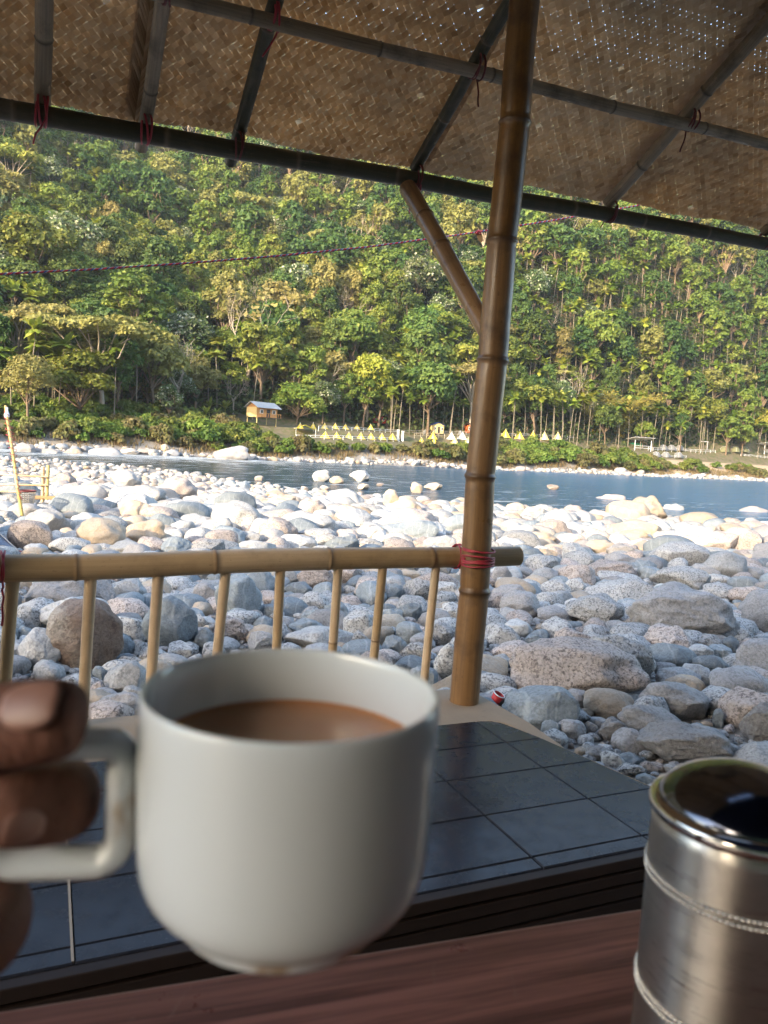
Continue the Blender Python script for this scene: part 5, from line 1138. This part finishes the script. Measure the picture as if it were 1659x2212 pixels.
def dome(x, y, w, h, mat, label, group):
    p, sx, d = foot(x, y, w); hz = h*d/FPX; t = thing('dome_tent', label, 'tent', p, random.uniform(-.3, .3)+BA, group); mb = MB(); k = 16
    pr = [(sx/2*cos(a)**.8 if cos(a) > 1e-3 else 1e-3, hz*sin(a)-.05) for a in np.linspace(0, pi/2, 8)]; mb.lathe((0, 0, 0), pr, k); mb.build('shell', mat, t)
    for a in (pi/4, 3*pi/4):
        mb = MB(); mb.tube([(cos(a)*sx/2*1.02*cos(b), sin(a)*sx/2*1.02*cos(b), hz*1.02*abs(sin(b))) for b in np.linspace(0, pi, 11)], .025, 5); mb.build('frame_pole', WH, t)
    mb = MB(); q = []
    for b in np.linspace(-.5, .5, 7): q.append((sx/2*sin(b)*1.0, -sx/2*cos(b)*1.0, .0))
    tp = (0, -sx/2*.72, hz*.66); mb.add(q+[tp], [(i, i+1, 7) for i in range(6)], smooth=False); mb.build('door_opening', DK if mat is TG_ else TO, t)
for i, (x, y) in enumerate(((1432, 972), (1450, 972.5), (1467, 973), (1417, 987), (1438, 987.5), (1465, 988))):
    dome(x, y, 19, 11, TG_, f'grey dome tent in the {"upper" if i < 3 else "lower"} row below the bamboo clump, {["left", "middle", "right"][i % 3]} of its row', 'grey dome tents')
for i, x in enumerate((1564, 1587, 1606)): dome(x, 976, 22, 12, TO, f'olive green dome tent behind the sandbank, {["nearest the gate frame", "between two others", "nearest the white canopy"][i]}', 'olive dome tents')
for x, y, l in ((918, 938, 'round grey dome tent left of the blue roofed hut'), (994, 940, 'round grey dome tent behind the white tents')): dome(x, y, 9, 10, TG_, l, 'tents of the middle camp')

def hut(name, label, x, y, w, h, wall, roofm, kind='gable', rz=None, stilts=0, extra=None, open_front=False, cat='hut'):
    p, sx, d = foot(x, y, w); hz = h*d/FPX; t = thing(name, label, cat, p, BA*.5 if rz is None else rz); dp = sx*.7; z0 = hz*stilts; zw = hz*.76
    for i in (-1, 1):
        for j in (-1, 1):
            if stilts or open_front: mb = MB(); mb.box((i*sx*.44, j*dp*.42, (zw-.3)/2 if open_front else z0/2-.15), (.16, .16, (zw+.3) if open_front else z0+.3)); mb.build('post', extra or BRN, t)
    if not open_front:
        mb = MB(); mb.box((0, 0, (z0+zw)/2), (sx*.92, dp*.9, zw-z0)); mb.build('wall', wall, t)
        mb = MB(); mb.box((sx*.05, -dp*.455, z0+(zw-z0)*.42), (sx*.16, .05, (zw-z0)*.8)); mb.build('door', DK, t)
        for q in (-.26, .30):
            mb = MB(); mb.box((q*sx, -dp*.457, z0+(zw-z0)*.58), (sx*.15, .06, (zw-z0)*.42)); f = mb.build('window', WH, t)
            mb = MB(); mb.box((q*sx, -dp*.475, z0+(zw-z0)*.58), (sx*.10, .04, (zw-z0)*.30)); mb.build('pane', GLS, f)
        if stilts:
            mb = MB(); mb.box((0, -dp*.6, z0), (sx*.95, dp*.36, .1)); mb.build('porch', BRN, t)
            mb = MB(); mb.box((0, -dp*.77, z0+.85), (sx*.95, .08, .08))
            for k in range(9): mb.box((-sx*.46+k*sx*.115, -dp*.77, z0+.42), (.06, .06, .8))
            mb.build('porch_railing', WOOD, t)
    else:
        mb = MB(); mb.box((0, dp*.42, zw*.35), (sx*.9, .08, zw*.7)); mb.build('back_wall', wall, t)
        mb = MB(); mb.box((0, -dp*.42, zw*.42), (sx*.9, .07, .09)); mb.box((0, -dp*.42, zw*.2), (sx*.9, .07, .09)); mb.build('front_rail', extra or WH, t)
    ov = .06*sx; mb = MB(); th = .07
    if kind == 'gable': V = [(-sx/2-ov, -dp/2-ov*2, zw-.1), (sx/2+ov, -dp/2-ov*2, zw-.1), (sx/2+ov, 0, hz), (-sx/2-ov, 0, hz), (-sx/2-ov, dp/2+ov, zw-.1), (sx/2+ov, dp/2+ov, zw-.1)]; fs = [(0, 1, 2, 3), (3, 2, 5, 4)]
    else: V = [(-sx/2-ov, -dp/2-ov, hz*.97), (sx/2+ov, -dp/2-ov, hz*.97), (sx/2+ov, dp/2+ov, zw), (-sx/2-ov, dp/2+ov, zw)]; fs = [(0, 1, 2, 3)]
    if kind == 'side': V = [(0, -dp/2-ov, hz), (0, dp/2+ov, hz), (-sx/2-ov, -dp/2-ov, zw-.1), (-sx/2-ov, dp/2+ov, zw-.1), (sx/2+ov, -dp/2-ov, zw-.1), (sx/2+ov, dp/2+ov, zw-.1)]; fs = [(0, 2, 3, 1), (0, 1, 5, 4)]
    mb.add(V, fs, smooth=False); o = mb.build('roof', roofm, t); s = o.modifiers.new('s', 'SOLIDIFY'); s.thickness = th
    if not open_front and kind != 'flat':
        mb = MB()
        if kind == 'gable': mb.add([(-sx*.455, -dp*.44, zw), (-sx*.455, dp*.44, zw), (-sx*.455, 0, hz*.97), (sx*.455, -dp*.44, zw), (sx*.455, dp*.44, zw), (sx*.455, 0, hz*.97)], [(0, 1, 2), (3, 5, 4)], smooth=False)
        else: mb.add([(-sx*.455, -dp*.445, zw), (sx*.455, -dp*.445, zw), (0, -dp*.445, hz*.97), (-sx*.455, dp*.445, zw), (sx*.455, dp*.445, zw), (0, dp*.445, hz*.97)], [(0, 1, 2), (3, 5, 4)], smooth=False)
        mb.build('gable_wall', wall, t)
    CLEAR.append((p[0], p[1], 6)); return t, sx, dp, z0, zw, hz
t, sx, dp, z0, zw, hz = hut('stilted_hut', 'two storey wooden hut on stilts with a grey tin roof and orange porch', 565, 919, 58, 50, WOOD, TIN, 'gable', radians(46), .34, YWOOD)
mb = MB(); mb.box((-sx*.475, 0, (z0+zw)/2), (.08, dp*.88, zw-z0)); mb.build('side_wall', YWOOD, t)
hut('red_hut', 'low red hut with a flat roof among the palm trunks', 817, 914, 30, 17, RED, BRN, 'flat'); hut('plank_pavilion', 'dark open plank pavilion under the palms', 895, 912, 38, 24, BRN, BRN, 'flat', None, 0, BRN, True, 'pavilion')
hut('blue_roofed_hut', 'small straw yellow hut with a blue tarpaulin roof', 943, 936, 28, 23, YWOOD, BLU, 'side'); hut('orange_hut', 'orange sheet hut just left of the bamboo post', 1016, 936, 24, 22, ORG, BRN, 'flat')
hut('green_shed', 'open green and white shed below the bamboo clump', 1379, 972, 48, 28, GRN, WH, 'flat', BA*.6, 0, WH, True, 'shed'); hut('white_canopy', 'white roofed open shelter at the right end of the far bank', 1655, 980, 44, 24, BRN, WH, 'flat', BA*.6, 0, WH, True, 'shed')
def canopy():
    p, sx, d = foot(658, 941, 46); hz = 25*d/FPX; t = thing('yellow_canopy', 'large yellow tarpaulin canopy on poles beside the first tents', 'canopy', p, BA*.4); mb = MB(); n = 10; V = []
    for j in range(n+1):
        for i in range(n+1): a, b = i/n-.5, j/n-.5; V.append((a*sx, b*sx*.8, hz*(.62+.38*(1-abs(a)*2)**1.1)-.25*sin(pi*(b+.5))-.2*(abs(b)*2)**3))
    mb.add(V, [(j*(n+1)+i, j*(n+1)+i+1, (j+1)*(n+1)+i+1, (j+1)*(n+1)+i) for j in range(n) for i in range(n)]); mb.build('sheet', TY, t)
    for a, b in ((-.46, -.38), (.46, -.38), (-.46, .38), (.46, .38)): mb = MB(); mb.tube([(a*sx, b*sx, -.3), (a*sx, b*sx, hz*.64)], .05, 6); mb.build('pole', WH, t)
canopy()
def fence(label, pts, h, mat, gap=2.4, rails=2, name='rail_fence'):
    P = [hit(x, y) for x, y in pts]; t = thing(name, label, 'fence', P[0]); o = P[0]; segs = []
    for a, b in zip(P[:-1], P[1:]):
        L = np.linalg.norm(b-a); k = max(1, int(L/gap)); segs += [a+(b-a)*i/k for i in range(k)]
    segs.append(P[-1]); segs = [np.array([q[0], q[1], max(q[2], gz(q[0], q[1]))]) for q in segs]
    for q in segs: mb = MB(); mb.tube([q-o-[0, 0, .3], q-o+[0, 0, h]], .065, 6); mb.build('post', mat, t)
    for r in range(rails): z = h*(.95-.42*r); mb = MB(); mb.tube([q-o+[0, 0, z] for q in segs], .05, 5); mb.build('rail', mat, t)
fence('long white railing in front of the upper yellow tents', [(688, 929), (760, 931), (832, 935), (862, 937)], .95, WH)
fence('long white railing in front of the lower yellow tents', [(640, 949), (700, 950), (780, 952), (862, 955)], .95, WH)
fence('pale bamboo fence across the middle camp', [(895, 946), (960, 947), (1022, 948)], 1.2, plain('pale_bamboo', (.5, .42, .3)), 2.0)
fence('upper pale fence behind the middle camp by the blue roofed hut', [(868, 938), (930, 939), (1022, 941)], 1.1, plain('grey_bamboo', (.42, .38, .32)), 2.2)
fence('white railing behind the tents right of the post', [(1082, 944), (1160, 946), (1238, 949)], 1.0, WH)
fence('white railing along the upper dome tents', [(1400, 974), (1470, 977), (1545, 980)], 1.2, WH)
fence('white railing along the lower dome tents', [(1406, 989), (1445, 990), (1482, 991)], 1.0, WH)
fence('white railing leading to the canopy at the right edge', [(1600, 986), (1660, 992)], 1.0, WH)
def gate():
    p, sx, d = foot(1521, 972, 15); hz = 18*d/FPX; t = thing('gate_frame', 'tall white square gate frame on the far right bank', 'gate', p, BA*.5)
    for q in (-1, 1): mb = MB(); mb.box((q*sx/2, 0, hz/2), (.16, .16, hz)); mb.build('post', WH, t)
    mb = MB(); mb.box((0, 0, hz), (sx+.5, .16, .16)); mb.build('beam', WH, t)
gate()
for x, y0, l in ((859, 951, 'white gate pillar at the end of the tent rows'), (869, 954, 'second white gate pillar, nearer the middle camp')):
    p, sx, d = foot(x, y0, 4.5); mb = MB(); mb.box((0, 0, 1.1), (sx, sx, 2.6)); mb.box((0, 0, 2.48), (sx*1.4, sx*1.4, .16)); tag(mb.build('gate_pillar', WH, bevel=.03), l, 'pillar').location = tuple(p)
def stonewall():
    rgw = random.Random(4); a, b = hit(1083, 958), hit(1130, 960); t = (b-a); mb = MB()
    for r in range(4):
        for k in range(16): c = a+t*(k+.5*(r % 2))/16-a; mb.box((c[0], c[1], c[2]+.2+r*.33), (np.linalg.norm(t)/17*rgw.uniform(.8, 1), .5, .31), rz=atan2(t[1], t[0])+rgw.uniform(-.06, .06))
    tag(mb.build('stone_wall', STONE, bevel=.05), 'low dry stone wall below the tents right of the post', 'wall').location = tuple(a)
stonewall()

# ================================================================ NEARER SMALL THINGS
def lamp_pole():
    d = 15.0; a = px(48, 1098, d); b = px(12, 876, d); t = thing('bulb_pole', 'thin leaning bamboo pole with a white bulb hung near its tip', 'lamp', a)
    bamboo('pole', (0, 0, -.15), b-a, .034, .026, BB_YEL, t, seed=3, step=.4, n=12)
    m, nt, bb = newmat('white_bulb_glass', .2, (.85, .85, .83)); c = px(15, 886, d)-a; mb = MB(); q = 15/FPX
    mb.lathe((0, 0, 0), [(1e-3, -17*q), (4*q, -16*q), (5.6*q, -12*q), (5.2*q, -8*q), (3.2*q, -3.5*q), (2.4*q, 0)], 18); o = mb.build('bulb', m, t); o.location = tuple(c)
    mb = MB(); mb.lathe((0, 0, 0), [(2.6*q, -.5*q), (2.6*q, 5*q), (1.2*q, 6.5*q), (1e-3, 6.6*q)], 12); o2 = mb.build('socket', WH, t); o2.location = tuple(c)
    mb = MB(); P = []; 
    for i in range(90):
        f = i/89; ax = (b-a)*(.97-.9*f); P.append(ax+np.array([cos(i*1.1), sin(i*1.1), 0])*(.034+.05*max(0, sin(f*5)))+np.array([0, 0, .02*sin(i)]))
    mb.tube(P, .006, 5); mb.build('wire', CORD_RED, t)
    mb = MB(); mb.tube([c+[0, 0, 6*q], (c+(b-a)*.97)/2+[0, 0, .06], (b-a)*.98], .007, 5); mb.build('hook_wire', CORD_RED, t)
lamp_pole()
def stakes():
    d = 17.5; o = px(60, 1082, d); t = thing('stake_fence', 'rough bamboo fence of two stakes and three rails among the boulders', 'fence', o)
    for i, (x0, y0, x1, y1) in enumerate(((92, 1085, 93, 1008), (101, 1080, 104, 1005))): bamboo('stake', px(x0, y0, d)-o, px(x1, y1, d)-o, .040, .036, BB_YEL if i else BB_RAIL, t, seed=i, step=.35, n=10)
    for x0, y0, x1, y1 in ((-40, 1023, 104, 1030), (-40, 1046, 104, 1048), (-40, 1060, 75, 1063)): bamboo('rail', px(x0, y0, d-.1)-o, px(x1, y1, d-.1)-o, .022, .020, BB_RAIL, t, seed=x1, step=.4, n=8)
    mb = MB()
    for k in range(5): mb.box(px(100, 1074+k*.5, d+.25*k)-o, (.55, .1, .06), rz=.3+.1*k)
    mb.build('plank', BB_RAIL, t)
    c = px(57, 1096, d-.9); b = thing('woven_basket', 'wide grey woven basket with a red rim by the stake fence', 'basket', c); mb = MB(); H, r0, r1 = .36, .125, .185
    for k in range(22):
        a = 2*pi*k/22; mb.tube([(r0*cos(a), r0*sin(a), 0), (r1*cos(a), r1*sin(a), H)], .007, 4)
    for z in np.linspace(0, H*.96, 9): r = r0+(r1-r0)*z/H; mb.tube([(r*cos(a), r*sin(a), z) for a in np.linspace(0, 2*pi, 25)[:-1]], .008, 4, closed=True)
    mb.build('wickerwork', plain('grey_wicker', (.34, .31, .27)), b); mb = MB(); mb.tube([(r1*cos(a), r1*sin(a), H) for a in np.linspace(0, 2*pi, 29)[:-1]], .016, 6, closed=True); mb.build('rim', CORD_DARK, b)
stakes()
def left_tent():
    m, nt, b = newmat('blue_grey_nylon', .45, (.075, .10, .155)); n = N(nt); ps = n.n('NewGeometry').outputs['Position']; n.l(n.mix(n.noise(ps, 3, 4), (.10, .13, .19), (.05, .07, .115)), b.inputs['Base Color']); n.bump(n.noise(ps, 6, 5, .6), b, .5, .05)
    d = 9.2; base = onz(42, 1188, -.30); base = px(42, 1190, d); ap = px(-110, 985, d+.5); t = thing('nylon_tent', 'blue grey nylon tent flank at the far left edge of the stones', 'tent', base); A = np.zeros(3); B_ = px(-300, 1205, d-1.0)-base; C_ = px(-60, 1120, d+2.2)-base; T = ap-base; mb = MB()
    def side(a, b_, k=10):
        V = []; Fs = []
        for i in range(k+1):
            for j in range(k+1): q = i/k; w = j/k; e = a*(1-w)+b_*w; p = e*(1-q)+T*q; V.append(p+np.array([0, 0, -.22*sin(pi*q)*1.0])*(.6+.4*cos(w*9)))
        mb.add(V, [(i*(k+1)+j, i*(k+1)+j+1, (i+1)*(k+1)+j+1, (i+1)*(k+1)+j) for i in range(k) for j in range(k)])
    side(A, B_); side(A, C_); side(B_, C_); mb.build('flysheet', m, t)
    mb = MB(); mb.tube([T*q+np.array([0, -.01, -.22*sin(pi*q)*.6]) for q in np.linspace(0, 1, 9)], .007, 6); mb.build('seam', plain('pale_seam', (.2, .22, .25)), t)
    mb = MB(); mb.tube([A, px(55, 1194, d-.1)-base], .008, 5); mb.build('guy_line', CORD_DARK, t)
left_tent()
def red_cup():
    p = hit(1077, 1520); d = (p-CAM) @ F; q = d/FPX; t = thing('paper_cup', 'small red paper cup with a white rim lying by the bench corner', 'cup', px(1070, 1513, d*.97)); t.rotation_euler = (.25, radians(22), .2)
    m, nt, b = newmat('red_paper', .5, (.50, .03, .03)); mb = MB(); r0, r1, H = 9.5*q, 12.5*q, 24*q; mb.lathe((0, 0, 0), [(1e-3, -H*.3), (r0, -H*.3), (r1, H*.7), (r1*.94, H*.7), (r0*.9, -H*.2), (1e-3, -H*.2)], 28); mb.build('cup_wall', m, t)
    mb = MB(); mb.tube([(r1*cos(a), r1*sin(a), H*.7) for a in np.linspace(0, 2*pi, 29)[:-1]], 1.1*q, 6, closed=True); mb.build('rim', WH, t)
red_cup()
def rope():
    m, nt, b = newmat('red_and_blue_cord', .6); n = N(nt); uv = n.n('UVMap').outputs[0]; s = n.n('SeparateXYZ'); n.l(uv, s.inputs[0])
    f = n.math('FRACT', n.math('ADD', s.outputs[0], n.math('MULTIPLY', s.outputs[1], 38))); n.l(n.ramp(f, [(0, (.50, .03, .05)), (.55, (.50, .03, .05)), (.56, (.06, .12, .35)), (.80, (.06, .12, .35)), (.81, (.5, .45, .45))], 'CONSTANT'), b.inputs['Base Color'])
    P = [onv(x, y, 3.05) for x, y in ((-160, 600), (0, 592), (200, 582), (400, 569), (600, 553), (800, 533), (1000, 506), (1190, 477), (1400, 440))]
    q = []
    for a, b_ in zip(P[:-1], P[1:]): q += [a+(b_-a)*i/12 for i in range(12)]
    mb = MB(); mb.tube(q+[P[-1]], .0035, 8); tag(mb.build('striped_rope', m), 'thin red and blue striped rope strung across behind the brace', 'rope')
    k = onv(1033, 502, 3.04); t = thing('dry_leaf', 'small dry brown leaf tied to the striped rope near the post', 'leaf', k); a = onv(1040, 524, 3.04)-k; sd = np.array([.012, 0, .004]); mb = MB()
    mb.add([(0, 0, 0), a*.35+sd, a*.8+sd*.8, a, a*.8-sd*.7, a*.35-sd], [(0, 1, 2, 3), (0, 3, 4, 5)], smooth=False); o = mb.build('blade', plain('dry_leaf_brown', (.28, .17, .07)), t); s = o.modifiers.new('s', 'SOLIDIFY'); s.thickness = .0015
    o2 = wrap('knot', (0, 0, 0), EU, .006, 3, .004, .003, CORD_RED, t, seed=3)
rope()

# ================================================================ HAZE over the valley
def haze():
    m = bpy.data.materials.new('valley_haze'); m.use_nodes = True; nt = m.node_tree; nt.nodes.remove(nt.nodes['Principled BSDF'])
    v = nt.nodes.new('ShaderNodeVolumePrincipled'); v.inputs['Color'].default_value = (.80, .88, 1.0, 1); v.inputs['Density'].default_value = .00012; v.inputs['Anisotropy'].default_value = .2
    nt.links.new(v.outputs[0], nt.nodes['Material Output'].inputs['Volume'])
    mb = MB(); mb.box((50, 250, 145), (1000, 800, 310)); tag(mb.build('haze', m), 'thin blue haze over the valley', kind='stuff')
haze()
